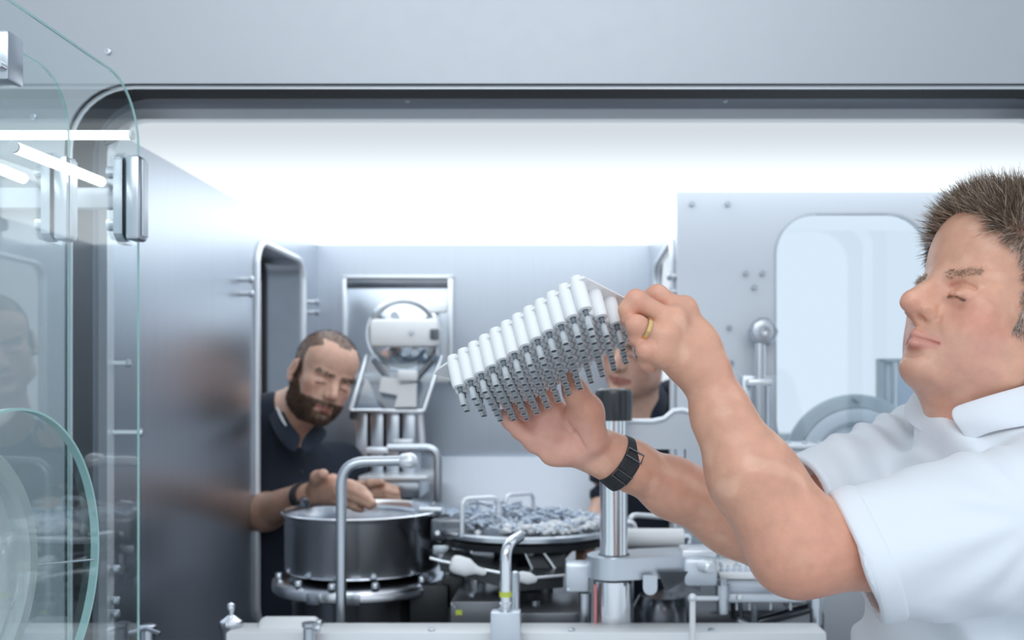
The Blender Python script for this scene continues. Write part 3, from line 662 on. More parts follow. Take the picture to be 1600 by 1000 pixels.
tray = thing('syringe_tray', 'white plastic tray of syringes held up in both hands', 'tray', T0+A1*4+EP*3)
def site(r, i): return T0+A1*(i+(.5 if r % 2 else 0))+EP*r
mb = MB(); m0, m1 = A1*-.75, A1*(NC+.25); e0, e1 = EP*-.42, EP*(NR-.4)
cor = [T0+m0*.75+e0, T0+m0+e0*.6, T0+m0+e1, T0+m1+e1, T0+m1*1.05+e0*.3, T0+m1*1.0+e0]
mb.prism(cor, ND*.0022); mb.out('plate', 'tray_white', tray)
proto = None
for r in range(NR):
    for i in range(NC):
        b = site(r, i)
        if proto is None:
            q = MB(); q.lathe((0, 0, 0), ND, [(-.0052, .0052), (-.0052, .0064), (.003, .0076), (SL*.9, .0076), (SL, .0068), (SL+.0006, .0032), (-.0052, .0030)], 14, True)
            proto = q.out('sleeve', 'tray_white', tray, (0, 0, 0)); o = proto
        else: o = proto.copy(); COL.objects.link(o)
        o.location = b-Vector(tray['_b'])
# skirt at the end of the plate
M['syringe_glass'] = glass('syringe_barrel', (.95, .97, .98), 1.8, .08)
_nt = M['syringe_glass'].node_tree; _o = _nt.nodes['Material Output']; _d = _nt.nodes.new('ShaderNodeBsdfDiffuse'); _d.inputs[0].default_value = (.88, .92, .95, 1)
_m = _nt.nodes.new('ShaderNodeMixShader'); _m.inputs[0].default_value = .34; _l = _o.inputs[0].links[0].from_socket; _nt.links.new(_l, _m.inputs[1]); _nt.links.new(_d.outputs[0], _m.inputs[2]); _nt.links.new(_m.outputs[0], _o.inputs[0])
M['cap_grey'] = plain('grey_tip_cap', (.16, .19, .22), .4, 0, .08, 60)
M['rim_dark'] = plain('dark_plunger_seal', (.07, .08, .10), .35, 0, .1, 60)
rows = ['nearest', 'second', 'third', 'fourth', 'fifth', 'sixth', 'seventh', 'farthest']
nth = ['first', 'second', 'third', 'fourth', 'fifth', 'sixth', 'seventh', 'eighth', 'ninth', 'tenth', 'eleventh', 'last']
C0 = None
for r in range(NR):
    for i in range(NC):
        b = site(r, i)+ND*(SL-.0005)
        lab = f'small clear syringe in the {rows[r]} row of the white tray, {nth[i]} from the right'
        if C0 is None:
            t = thing('syringe', lab, 'syringe', b, 'syringes hanging in the white tray'); kids = []; z = Vector()
            kids.append(MB().lathe(z, ND, [(0, .0018), (.001, .0024), (.0060, .0026), (.0066, .0020), (.007, .0014)], 12).out('tip_cap', 'cap_grey', t, z))
            kids.append(MB().lathe(z, ND, [(.0068, .0013), (.0078, .0016), (.0096, .0033), (.0210, .0033), (.0212, .0038), (.0222, .0038), (.0222, .0029), (.0104, .0029), (.0082, .0010), (.0068, .0008)], 16, True).out('barrel', 'syringe_glass', t, z))
            kids.append(MB().lathe(z, ND, [(.0170, .0024), (.0172, .0028), (.0184, .0018), (.0196, .0028), (.0218, .0028), (.0219, .0026)], 14).out('stopper', 'rim_dark', t, z))  # dark stopper set at the end, standing in for shade inside the opening
            C0 = t
        else:
            t = C0.copy(); COL.objects.link(t); t.location = b; t['label'] = lab; t['_b'] = list(b)
            for kk in kids:
                k2 = kk.copy(); COL.objects.link(k2); k2.parent = t
EZ = 0.0
# ================================================================ the two men leaning in through the side windows
def coworker(root, HO, HF, HU, build, lo, hi, skin, h=.0036, sc=1.0, beard=False, hairc=(.10, .065, .045), shirt=None):
    B = Blob(); B.frame(HO, HF, HU, sc); head(B, .004, 1.0, .0010); hb = (B.O.copy(), B.R.copy())
    B.world(); build(B)
    pts, fc = B.mesh(lo, hi, h); L = (pts-hb[0]) @ hb[1]/sc
    C = paint(pts, skin); C = blend(C, .25*sm(noise(pts, 18), -.2, .9), (.60, .30, .22)); C = face_paint(C, L, (.46, .17, .14), (.62, .27, .21), brow=hairc)
    inh = (np.abs(L[:, 1]) < .095) & (np.abs(L[:, 0]) < .14) & (np.abs(L[:, 2]) < .17); x, y, z = L.T; ay = np.abs(y)
    hair = inh & (z > np.where(x > .01, .062+(x-.01)*.55-.0*ay, -.035)) & ~((ay > .0755) & (x > -.045) & (z < .033)); hair |= inh & (x > .0) & (x < .022) & (z > -.02) & (z < .08) & (ay > .05) & (ay < .079)
    if beard: hair &= ~((x > .035) & (ay > .018) & (z > .06) & (z < .105) & (ay < .052)); 
    C[hair] = C[hair]*.25+np.array(hairc)*.75
    bd = np.zeros(len(pts), bool)
    if beard:
        edge = -.050+np.clip(.055-x, 0, .06)*.85                     # cheek line from the mouth corner up to the sideburn
        bd = inh & (z < edge) & (z > -.125) & (x > -.006) & ~((x > .078) & (ay < .026) & (z > -.079) & (z < -.0575)) & ~((ay < .014) & (x > .085) & (z > -.0480)) & (ay < .08)
        bd |= inh & (x > .078) & (ay < .032) & (z > -.0590) & (z < -.0495); C[bd] = C[bd]*.2+np.array((.12, .065, .035))*.8
    me = np_mesh('body', pts, fc, C); N = normals(me); finish(me, 'body', 'skin', root)
    R0 = hb[1]
    strands('hair', pts[hair], N[hair], 9000, .0034, lambda p, n: n*.7+R0[:, 0]*.3-R0[:, 2]*.1, lambda r, n, p: np.array(hairc)*(.5+r.random(n))[:, None], .0006, 4, root=root)
    if beard: strands('beard', pts[bd], N[bd], 14000, .0065, lambda p, n: n*.5-R0[:, 2]*.8, lambda r, n, p: np.array((.10, .055, .032))*(.45+.9*r.random(n))[:, None], .0006, 6, root=root)
    for s in (1, -1):
        b = (seg(L, (.092, s*.012, .021), (.078, s*.048, .024)) < .008) & (L[:, 1]*s > .008)
        strands('eyebrow', pts[b], N[b], 190, .006, lambda p, n: n*.4+R0[:, 1]*s*.7, lambda r, n, p: np.array(hairc)*(.5+r.random(n))[:, None], .0007, 9, root=root)
    q = Blob(); q.frame(HO, HF, HU, sc); eyeballs(q, root, (1, 0, -.5)); return B
def navy(root, prims, lo, hi, cuts=(), h=.0045, amp=.004):
    B = Blob(); B.disp = lambda X: amp*noise(X, 16)+.0015*noise(X, 40)
    for a, b, ra, rb, k in prims: B.cap(a, b, ra, rb, k)
    for c, n, r in cuts: B.plane(c, n, r, .004)
    for a, b, ra, rb in getattr(navy, 'holes', []): B.cap(a, b, ra, rb, .004, 's')
    p, f = B.mesh(lo, hi, h); return finish(np_mesh('shirt', p, f), 'shirt', 'navy_cloth', root)
# ---- the bearded man at the left window
m2_ = thing('person', 'bearded man in navy polo shirt reaching through the left window over the metal bowl', 'person', (-.80, 2.5, 0))
f_, u_v = A3((.58, -.78, -.22)), A3((.45, -.12, .88)); f_ /= np.linalg.norm(f_); u_v = u_v-f_*u_v.dot(f_); u_v /= np.linalg.norm(u_v); l_ = np.cross(u_v, f_)
ear = A3(P(456, 574, 2.36)); ho = ear+f_*.012+l_*.076
nb = P(438, 668, 2.50); shR, shL = P(392, 715, 2.42), P(528, 735, 2.62)
shR = P(385, 705, 2.47); elR, wrR = P(374, 808, 2.43), P(470, 776, 2.22)
elL, wrL = P(500, 792, 2.50), P(562, 768, 2.46)
def b2(B):
    B.cap(Vector(ho-u_v*.04-f_*.012), nb, .052, .064, .03)
    B.cap(nb, P(430, 900, 2.52), .07, .11, .08); B.cap(P(425, 900, 2.52), P(420, 1250, 2.52), .11, .12, .08); B.cap(shR, shL, .05, .05, .05)
    B.cap(shR, elR, .050, .046, .03); B.cap(elR, P(415, 800, 2.34), .046, .045, .03); B.cap(P(415, 800, 2.34), wrR, .044, .030, .02)
    B.cap(shL, elL, .046, .042, .03); B.cap(elL, wrL, .040, .028, .02)
    mc = [P(520, 750, 2.15), P(527, 760, 2.14), P(528, 771, 2.14), P(524, 781, 2.15)]
    for m in mc: B.cap(wrR, m, .022, .014, .014)
    tp = [(P(548, 757, 2.13), P(566, 766, 2.12), P(578, 776, 2.12)), (P(555, 768, 2.12), P(572, 777, 2.11), P(583, 786, 2.10)), (P(553, 778, 2.12), P(568, 785, 2.11), P(578, 791, 2.10)), (P(545, 787, 2.13), P(556, 792, 2.12), P(564, 796, 2.12))]
    for m, t in zip(mc, tp): fingers(B, [[(m, .0125), (t[0], .0105), (t[1], .0098), (t[2], .0082)]], .005)
    fingers(B, [[(P(492, 762, 2.17), .018), (P(496, 746, 2.14), .0145), (P(505, 741, 2.12), .012)]], .01)
    mc = [P(582, 763, 2.44), P(584, 768, 2.43), P(585, 774, 2.43), P(582, 779, 2.44)]
    for i, m in enumerate(mc): B.cap(wrL, m, .020, .013, .012); B.cap(m, m+Vector((.035, -.01, .006-.004*i)), .011, .010, .005); B.cap(m+Vector((.035, -.01, .006-.004*i)), m+Vector((.062, -.01, -.004*i)), .010, .008, .004)
    B.cap(wrL, P(579, 756, 2.42), .015, .012, .01); B.cap(P(579, 756, 2.42), P(596, 754, 2.41), .012, .009, .005)
coworker(m2_, ho, f_, u_v, b2, (-1.02, 2.02, EYE-.75), (-.34, 2.74, EYE+.19), (.80, .50, .38), .0034, .91, True, (.085, .06, .05))
navy.holes = [(Vector(ho-u_v*.03), Vector(ho-u_v*.080-f_*.004), .050, .050)]
navy(m2_, [(P(422, 650, 2.45), shR, .052, .06, .04), (nb, P(432, 790, 2.52), .085, .13, .06), (P(432, 790, 2.52), P(425, 1200, 2.52), .135, .15, .06), (shR, shL, .068, .062, .06), (shR, elR+(shR-elR)*.22, .070, .066, .03), (shL, elL+(shL-elL)*.25, .066, .056, .03), (shL, P(500, 800, 2.56), .06, .07, .05)],
     (-1.06, 2.2, EYE-.80), (-.46, 2.78, EYE+.06), [(elR+(shR-elR)*.32, elR-shR, .085), (elL+(shL-elL)*.30, elL-shL, .08)])
cl = [[P(437, 612, 2.48), P(441, 640, 2.40), P(457, 667, 2.35), P(474, 682, 2.34)], [P(424, 612, 2.47), P(428, 646, 2.385), P(444, 680, 2.335), P(466, 700, 2.32)], [P(414, 620, 2.46), P(420, 658, 2.375), P(437, 692, 2.33), P(462, 712, 2.31)]]
o = sheet('collar', cl, 'navy_cloth', m2_, .004)
cr = [[P(474, 682, 2.34), P(488, 668, 2.38), P(497, 655, 2.44)], [P(466, 700, 2.32), P(492, 688, 2.365), P(508, 668, 2.44)], [P(478, 712, 2.32), P(500, 696, 2.37), P(514, 676, 2.45)]]
sheet('collar', cr, 'navy_cloth', m2_, .004)
sheet('collar_badge', [[P(430, 634, 2.375), P(436, 652, 2.355), P(446, 668, 2.325)], [P(434, 633, 2.372), P(440, 650, 2.350), P(450, 666, 2.322)]], 'white', m2_, .002)
for k in (712, 738, 765): MB().lathe(P(474-(k-712)*.1, k, 2.345), (0, -1, 0), [(-.002, .0055), (.0015, .0055), (.002, .004)], 12).out('button', 'rubber', m2_)
ax = (P(478, 773, 2.2)-P(440, 790, 2.3)).normalized(); wb = MB().lathe(P(476, 775, 2.205), ax, [(-.012, .027), (-.012, .0335), (.012, .0325), (.012, .027)], 28, True).out('watch_strap', 'rubber', m2_)
MB().lathe(P(479, 774, 2.205)+Vector((.004, -.027, -.012)), (.05, -.85, -.35), [(0, .014), (.006, .014), (.008, .012)], 20).out('watch_case', 'darksteel', m2_)
# ---- the man in the right window, mostly behind the tray
m3_ = thing('person', 'man in black polo shirt half hidden behind the white syringe tray', 'person', (.30, 2.4, 0))
f3, u3 = A3((-.50, -.84, -.20)), A3((.16, -.12, .98)); f3 /= np.linalg.norm(f3); u3 = u3-f3*u3.dot(f3); u3 /= np.linalg.norm(u3)
mo = A3(P(962, 596, 2.22)); h3 = mo-f3*.103+u3*.066; n3 = P(1000, 668, 2.36); s3R, s3L = P(965, 715, 2.42), P(1105, 705, 2.46)
def b3(B):
    B.cap(Vector(h3-u3*.04-f3*.015), n3, .046, .046, .03); B.cap(n3, P(1050, 900, 2.45), .046, .09, .04); B.cap(P(1060, 900, 2.45), P(1065, 1200, 2.45), .1, .11, .08); B.cap(s3R, s3L, .05, .05, .05)
    e = P(950, 790, 2.40); B.cap(s3R, e, .046, .040, .03); w = P(918, 836, 2.26); B.cap(e, w, .040, .028, .02)
    for i in range(4):
        m = w+Vector((-.03+.012*i, -.06, -.02)); B.cap(w, m, .018, .012, .012); t = m+Vector((-.02, -.04, -.015)); B.cap(m, t, .010, .009, .004); B.cap(t, t+Vector((-.004, -.02, -.018)), .009, .0075, .004)
    m = w+Vector((.03, -.04, .0)); B.cap(w, m, .014, .011, .01); B.cap(m, m+Vector((.004, -.035, -.01)), .011, .008, .005)
coworker(m3_, h3, f3, u3, b3, (.0, 2.06, EYE-.75), (.46, 2.60, EYE+.19), (.74, .46, .35), .0036, .96, False, (.07, .05, .04))
navy.holes = [(Vector(h3-u3*.05), Vector(h3-u3*.115), .046, .050)]
navy(m3_, [(P(1052, 622, 2.44), P(1056, 720, 2.44), .050, .08, .04), (P(1012, 700, 2.40), P(1050, 790, 2.46), .085, .12, .06), (P(1050, 790, 2.46), P(1060, 1200, 2.46), .12, .14, .06), (s3R, s3L, .064, .066, .06), (s3R, P(953, 765, 2.41), .060, .055, .03), (P(1000, 740, 2.40), P(1010, 900, 2.42), .055, .07, .04)],
     (.02, 2.2, EYE-.80), (.52, 2.66, EYE+.04), [(P(954, 758, 2.41), P(950, 790, 2.40)-s3R, .056)])
cl = [[P(1000, 652, 2.33), P(1018, 630, 2.31), P(1024, 604, 2.36), P(1018, 590, 2.44)], [P(1004, 668, 2.31), P(1028, 640, 2.29), P(1038, 612, 2.35), P(1030, 596, 2.45)], [P(1012, 682, 2.31), P(1038, 652, 2.30), P(1048, 624, 2.36), P(1040, 604, 2.46)]]
sheet('collar', cl, 'navy_cloth', m3_, .004)
# ================================================================ machine, fittings and doors
def one(name, label, cat, mb, mat, base, group=None):
    return tag(mb.out(name, mat, None, base), label, cat, group)
def bx(mb, x0, x1, y0, y1, Y0, Y1, bev=0):
    """a box whose front face spans these picture positions at the depth Y0"""
    a = P(x0, y1, Y0); b = P(x1, y0, Y0); return mb.bb((a.x, Y0, a.z), (b.x, Y1, b.z), bev)
def bolt(c, d, r=.005, h=.005): return MB().lathe(c, d, [(0, r), (h*.8, r), (h, r*.8), (h, r*.45), (h*.5, r*.42)], 14)
# ---- screws in the facade and in the pale right wall
for (x, y), w in (((169, 81), 'upper'), ((53, 183), 'lower')):
    one('screw', f'{w} round steel screw in the facade behind the glass door', 'screw', bolt(P(x, y, YF), (0, -1, 0), .0048, .003), 'satin', P(x, y, YF))
for (x, y), w in (((1081, 319), 'top left steel screw in the pale wall right of the ceiling notch'), ((1137, 319), 'steel screw in the pale wall level with the top left screw'), ((1165, 427), 'left of two side by side studs on the pale wall above the knob'), ((1191, 427), 'right of two side by side studs on the pale wall above the knob'), ((1178, 449), 'single stud just below the pair on the pale wall'), ((1139, 512), 'lone stud on the pale wall left of the round knob'), ((1142, 567), 'lowest stud on the pale wall, beside the raised forearm')):
    one('stud', w, 'screw', bolt(P(x, y, YC), (0, -1, 0), .0055, .009), 'satin', P(x, y, YC))
for i, x in enumerate((624, 1134)):
    s = 1 if i == 0 else -1; a = P(x if i == 0 else x+12, 138, YF+.075); b = P(x+13 if i == 0 else x-2, 158, YF+.10)
    one('frame_clip', ('left' if i == 0 else 'right')+' slanted metal clip under the top edge of the opening', 'clip', MB().tube([a, b], .0045, 10), 'satin', a)
# ---- glass doors on the left
def door(X, Y0, Y1, z1, r, label, pale):
    t = thing('glass_door', label, 'glass door', (X, Y1, EYE-.6)); lp = rrect(Y0, Y1, EYE-.62, z1, r)
    MB().prism([(X, y, z) for y, z in lp], (.0014, 0, 0)).out('glass_pane', 'pane', t)
    li = rrect(Y0+.002, Y1-.002, EYE-.618, z1-.002, r-.002)
    MB().ring([(X-.0003, y, z) for y, z in rrect(Y0-.0005, Y1+.0008, EYE-.6205, z1+.0008, r)], [(X-.0003, y, z) for y, z in li], (.0020, 0, 0)).out('pane_edge', 'edge', t); return t
d1 = door(-.614, .42, 1.35, EYE+.4212, .085, 'front glass door swung open at the left, with thin green edge', 0)
d2 = door(-.712, .60, 1.35, EYE+.431, .075, 'second glass door behind the front one at the left', 0)
def clasp(t, X, c0, mat):
    z0, z1 = EYE+.1976, EYE+.3215; ch = .012
    out = [(c0-.016, z0+ch), (c0-.016+ch, z0), (c0+.016, z0), (c0+.016, z1-.0), (c0-.016+ch, z1), (c0-.016, z1-ch)]
    p = MB().prism([(X-.012, y, z) for y, z in out], (.012, 0, 0)); p.out('clamp', mat, t)
    q = MB().bb((X+.0024, c0-.014, z0+.004), (X+.022, c0+.016, z1-.004), .005); f = q.out('clamp', mat, t)
    MB().bb((X+.0225, c0-.008, z0+.010), (X+.0245, c0+.010, z1-.010), .0008).out('clamp_cover', 'pale', f)
    for z in (z0+.026, z1-.026): MB().cyl((X-.012, c0, z), (X-.026, c0, z), .0085, n=18).out('bolt', 'satin', t)
clasp(d1, -.614, 1.318, 'satin'); clasp(d2, -.712, 1.318, 'satin')
h = MB().bb((-.640, 1.00, EYE+.321), (-.590, 1.03, EYE+.374), .004); hq = h.out('hinge_block', 'satin', d1)
MB().cyl((-.596, 1.0, EYE+.334), (-.596, .99, EYE+.334), .005, n=10).out('bolt', 'chrome', hq)
one('support_bar', 'pale horizontal bar behind the glass doors reaching to the clamp', 'bar', MB().bb((-1.1, 1.40, EYE+.262), (-.672, 1.42, EYE+.293), .004), 'pale', (-.7, 1.41, EYE+.262))
# glove port on the front door with its round glass cover
gp = thing('glove_port', 'grey glove port ring with white glove on the left glass door', 'glove port', (-.60, .93, EYE-.18))
ca = Vector((-.604, .925, EYE-.185)); MB().lathe(ca, (1, 0, 0), [(-.004, .112), (-.004, .134), (.010, .134), (.014, .130), (.014, .116), (.010, .112)], 64, True).out('ring', 'grey', gp)
def rip(n=64):
    b = MB(); b.lathe(ca, (1, 0, 0), [(.002, .1115), (-.004, .104), (-.010, .092), (-.004, .074), (-.012, .055), (-.03, .03), (-.04, .001)], n)
    for v in b.bm.verts: v.co.x += .004*math.sin(v.co.y*90+v.co.z*40)
    return b
rip().out('glove', 'glove', gp)
gc = thing('port_cover', 'round glass cover with green edge hinged open before the glove port', 'glass cover', (-.55, .95, EYE-.18))
cc_ = Vector((-.556, .946, EYE-.18)); MB().lathe(cc_, (1, 0, 0), [(0, 1e-4), (0, .159), (.008, .159), (.008, 1e-4)], 72, True).out('glass_pane', 'pane', gc)
MB().lathe(cc_, (1, 0, 0), [(-.0003, .1575), (-.0003, .1602), (.0083, .1602), (.0083, .1575)], 96, True).out('pane_edge', 'edge', gc)
MB().cyl((-.604, .93+.134, EYE-.197), (-.552, .946+.157, EYE-.197), .0012, n=8).out('stay_rod', 'satin', gc)
# glowing tubes added in place of the lamp reflections in the door glass
def tube_reflection(label, a, b, r, br):
    t = thing('tube_reflection', label, 'reflection', a); MB().tube([a, b], r, 12).out('reflected_tube', 'tube', t)
    d = (Vector(b)-Vector(a)).normalized()
    for p, s in ((a, -1), (b, 1)): MB().cyl(Vector(p), Vector(p)+d*s*.004, r*1.02, n=12).out('end_cap', 'white', t)
    MB().tube([Vector(b)-d*.01, Vector(b)-d*.01+Vector(br)], .004, 8).out('bracket', 'satin', t)
tube_reflection('long level tube standing in for a lamp reflection in the glass doors, ending at the pane edge', Vector((-1.5, 1.40, EYE+.3685)), Vector((-.648, 1.40, EYE+.3685)), .0068, (-.05, .05, .0))
tube_reflection('slanting tube standing in for a lamp reflection, below the level one in the glass', P(22, 230, 1.15), P(158, 284, 1.37), .0072, (0, .08, 0))
tube_reflection('short tube standing in for a lamp reflection at the far left of the glass', P(-60, 240, 1.2), P(36, 279, 1.36), .0072, (0, .09, 0))
# ---- small fittings at the left wall
def pinrod(label, a, b, r): 
    t = thing('pull_pin', label, 'pin', a); MB().tube([a, b], r, 12).out('rod', 'trim', t); MB().lathe(Vector(b)-(Vector(b)-Vector(a)).normalized()*.004, Vector(b)-Vector(a), [(0, r*.9), (.001, r*1.5), (.008, r*1.5), (.010, r*.9)], 14).out('knob', 'satin', t)
pinrod('upper pull pin projecting from the steel left wall', P(172, 568, 1.612), P(200, 568, 1.63), .0045)
pinrod('lower pull pin projecting from the steel left wall', P(174, 676, 1.612), P(218, 676, 1.63), .0045)
for y, w in ((437, 'upper'), (459, 'lower')):
    a = Vector((XL, 2.235, EYE+(606-y)/F*2.235)); pinrod(f'{w} catch beside the near edge of the left window', a, a+Vector((.024, 0, 0)), .006)
for y, w in ((472, 'upper'), (488, 'lower')):
    a = Vector((XL, 2.80, EYE+(606-y)/F*2.80)); pinrod(f'{w} catch between left window and rear corner', a, a+Vector((.026, 0, 0)), .006)
for y, w in ((432, 'upper'), (456, 'lower')):
    a = Vector((XR, 2.142, EYE+(606-y)/F*2.142)); pinrod(f'{w} catch on the near edge of the right window', a, a-Vector((.014, 0, 0)), .006)
for y, w in ((888, 'highest'), (937, 'middle'), (957, 'lowest')):
    a = P(173, y, 1.612); pinrod(f'{w} of the small bolts low on the opening frame', a, a+Vector((.012, -.006, 0)), .0045)
fz = thing('finial_knob', 'steel cone knob with ball top left of the white sill', 'knob', P(361, 1010, 1.70))
MB().lathe(P(361, 1040, 1.70), (0, 0, 1), [(0, .014), (.04, .015), (.066, .0175), (.070, .0205), (.076, .0205)], 28).out('body', 'satin', fz)
MB().lathe(P(361, 973, 1.70), (0, 0, 1), [(-.001, .0205), (.004, .020), (.012, .008), (.014, .0045), (.018, .0045), (.021, .0065), (.027, .0078), (.033, .0062), (.036, .001)], 28).out('cap', 'chrome', fz)
th = thing('toggle_handle', 'small steel toggle with crossbar at the bottom left', 'handle', P(232, 1000, 1.66))
MB().lathe(P(230, 1040, 1.66), (0, 0, 1), [(0, .012), (.062, .012), (.064, .015), (.069, .015), (.071, .012)], 24).out('post', 'satin', th)
MB().tube([P(202, 989, 1.645), P(228, 982, 1.645), P(250, 990, 1.64)], .0035, 10).out('crossbar', 'satin', th)
# ---- white front sill
sl = thing('front_sill', 'white machine sill along the bottom of the picture', 'sill', P(800, 1000, 1.66))
a = P(352, 988, 1.66); b = P(1292, 988, 1.66); MB().bb((a.x, 1.66, a.z-.16), (b.x, 1.73, a.z), .004).out('sill_bar', 'white', sl)
for x in (674, 893, 1112): MB().lathe(Vector((P(x, 988, 1.67).x, 1.672, a.z)), (0, 0, 1), [(0, .006), (.003, .006), (.004, .004)], 12).out('screw', 'satin', sl)
rb = thing('roller_cover', 'white half-round cover lying on the left end of the white sill', 'cover', P(445, 985, 1.70))
MB().lathe(P(404, 984, 1.71)+Vector((0, 0, .0)), (1, 0, 0), [(0, .012), (.006, .021), (.012, .0235), (.098, .0235), (.104, .021), (.106, .016)], 32).out('shell', 'white', rb)
MB().cyl(P(498, 984, 1.71), P(503, 984, 1.71), .018, n=24).out('end_plate', 'satin', rb)
lv = thing('lever', 'short steel lever post standing before the white half-round cover', 'lever', P(483, 1000, 1.64))
MB().lathe(P(483, 1045, 1.64), (0, 0, 1), [(0, .010), (.07, .010), (.073, .0125), (.079, .0125)], 20).out('post', 'satin', lv); MB().tube([P(483, 978, 1.64), P(499, 985, 1.63)], .004, 8).out('grip', 'satin', lv)
# ---- feed bowl
bo = thing('feed_bowl', 'large polished steel feed bowl in front of the bearded man', 'bowl', (P(568, 850, 2.1).x, 2.1, ZD))
bc = Vector((P(568, 850, 2.1).x, 2.1, EYE)); n = 96
MB().lathe(bc, (0, 0, 1), [(-.385, .160), (-.390, .163), (-.386, .1655), (-.278, .1665), (-.270, .1725), (-.266, .1735), (-.264, .171), (-.268, .165), (-.278, .162), (-.380, .158)], n, True).out('bowl_wall', 'bowl', bo)
MB().lathe(bc, (0, 0, 1), [(-.372, .001), (-.372, .160), (-.378, .160), (-.378, .001)], n, True).out('bowl_floor', 'satin', bo)
q = MB(); pr = []
for i in range(121):
    t = i/120; an = 2*math.pi*(1.6*t)-2.2; r = .152; pr.append(bc+Vector((r*math.cos(an), r*math.sin(an), -.36+.080*t)))
q.tube(pr, .006, 8).out('spiral_track', 'satin', bo)
MB().lathe(bc, (0, 0, 1), [(-.405, .10), (-.405, .178), (-.410, .190), (-.414, .192), (-.428, .192), (-.432, .188), (-.436, .16), (-.436, .10)], n, True).out('lower_ring', 'bowl', bo)
MB().lathe(bc, (0, 0, 1), [(-.404, .12), (-.386, .150)], n).out('neck', 'darksteel', bo)
MB().lathe(bc, (0, 0, 1), [(-.60, .150), (-.436, .150)], n).out('drive_housing', 'darksteel', bo)
q = MB()
for k, an in enumerate((200, 235, 262, 290, 325)):
    an = math.radians(an); c_ = bc+Vector((.176*math.cos(an), .176*math.sin(an), -.404)); MB().lathe(c_, (0, 0, 1), [(0, .009), (.008, .009), (.012, .006)], 12).out('clamp_nut', 'satin', bo)
for an in (252, 276):
    an = math.radians(an); c_ = bc+Vector((.193*math.cos(an), .193*math.sin(an), -.422)); MB().box(c_, (.03, .008, .022), Matrix.Rotation(an+math.pi/2, 3, 'Z'), .002).out('clamp_plate', 'satin', bo)
# ---- bent pipes round the bowl
pi = thing('bent_pipe', 'tall bent steel pipe standing in front of the feed bowl', 'pipe', P(533, 1000, 1.80))
MB().tube([P(533, 1030, 1.80), P(533, 722, 1.80), P(632, 720, 1.82)], .0098, 20, .045, 8).out('pipe', 'satin', pi)
MB().lathe(P(624, 720, 1.82), (1, 0, .02), [(0, .010), (.004, .0135), (.022, .0150), (.030, .0115), (.034, .006)], 8).out('nozzle', 'trim', pi)
pj = thing('bent_pipe', 'smaller bent steel pipe behind the feed bowl', 'pipe', P(684, 800, 2.40))
MB().tube([P(684, 850, 2.40), P(684, 699, 2.40), P(606, 700, 2.40)], .0100, 20, .035, 8).out('pipe', 'satin', pj); MB().box(P(590, 704, 2.40), (.058, .022, .018), None, .005).out('end_block', 'trim', pj)
MB().box(P(630, 690, 2.42), (.05, .02, .012), None, .003).out('clip', 'trim', pj)
# ---- hopper on the rear wall
hf = thing('wall_hatch', 'square recessed steel hatch frame on the rear wall', 'hatch', P(620, 600, 2.89))
for (x0, x1, y0, y1, nm, mt) in ((535, 541, 432, 600, 'frame_side', 'trim'), (700, 707, 432, 600, 'frame_side', 'trim'), (535, 707, 430, 435, 'frame_top', 'trim'), (541, 700, 437, 448, 'shadow_strip', 'darksteel'), (541, 700, 448, 600, 'hatch_plate', 'satin')):  # solid dark strip under the frame top stands in for the shade there
    bx(MB(), x0, x1, y0, y1, 2.876 if nm != 'hatch_plate' else 2.886, 2.899, .001).out(nm, mt, hf)
hp = thing('dosing_hopper', 'steel hopper with round drum and white housing on the rear wall', 'hopper', P(620, 740, 2.7))
MB().lathe(P(632, 522, 2.76), (0, -1, 0), [(0, .106), (.02, .106), (.024, .100), (.018, .085), (.034, .04), (.034, .02), (.03, .001)], 56).out('drum', 'chrome', hp)
for k in range(4):
    an = .5+k*1.57; MB().cyl(P(632, 522, 2.725)+Vector((.06*math.cos(an), 0, .06*math.sin(an))), P(632, 522, 2.715)+Vector((.06*math.cos(an), 0, .06*math.sin(an))), .012, n=16).out('drum_bolt', 'satin', hp)
hh_ = bx(MB(), 577, 683, 498, 542, 2.60, 2.66, .012).out('housing', 'white', hp)
bx(MB(), 672, 684, 514, 530, 2.596, 2.62, .001).out('housing_slot', 'darksteel', hh_)
MB().lathe(P(643, 519, 2.598), (0, -1, 0), [(0, .007), (.004, .006)], 14).out('housing_bolt', 'chrome', hh_)
bx(MB(), 669, 697, 473, 488, 2.66, 2.69, .006).out('lamp_block', 'white', hp)
bx(MB(), 680, 686, 488, 580, 2.68, 2.70, .001).out('post', 'satin', hp)
fr = [P(573, 556, 2.66), P(690, 556, 2.66), P(662, 642, 2.60), P(548, 642, 2.60)]
MB().prism(fr, (0, .006, 0)).out('funnel_plate', 'clear', hp)
for a_, b_2 in ((0, 3), (1, 2), (3, 2)): MB().tube([fr[a_], fr[b_2]], .006, 10).out('funnel_rail', 'chrome', hp)
MB().tube([P(584, 562, 2.65), P(612, 600, 2.63), P(640, 605, 2.63), P(676, 562, 2.65)], .008, 12, .04).out('funnel_hoop', 'darksteel', hp)
MB().prism([P(556, 640, 2.61), P(572, 590, 2.63), P(594, 640, 2.61)], (0, .02, 0)).out('guide_wedge', 'trim', hp)
MB().prism([P(596, 588, 2.60), P(626, 592, 2.60), P(624, 618, 2.60), P(592, 612, 2.60)], (0, .02, .0)).out('slide_block', 'white', hp)
MB().prism([P(626, 600, 2.59), P(650, 598, 2.59), P(650, 636, 2.59), P(616, 636, 2.59)], (0, .02, .0)).out('slide_block', 'white', hp)
bx(MB(), 621, 651, 578, 596, 2.58, 2.61, .006).out('sensor_block', 'white', hp)
for x in (553, 578, 603, 628): bx(MB(), x, x+21, 642, 742, 2.62, 2.72, .004).out('chute_panel', 'satin', hp)
bx(MB(), 549, 655, 640, 645, 2.60, 2.72, .001).out('chute_rim', 'trim', hp)
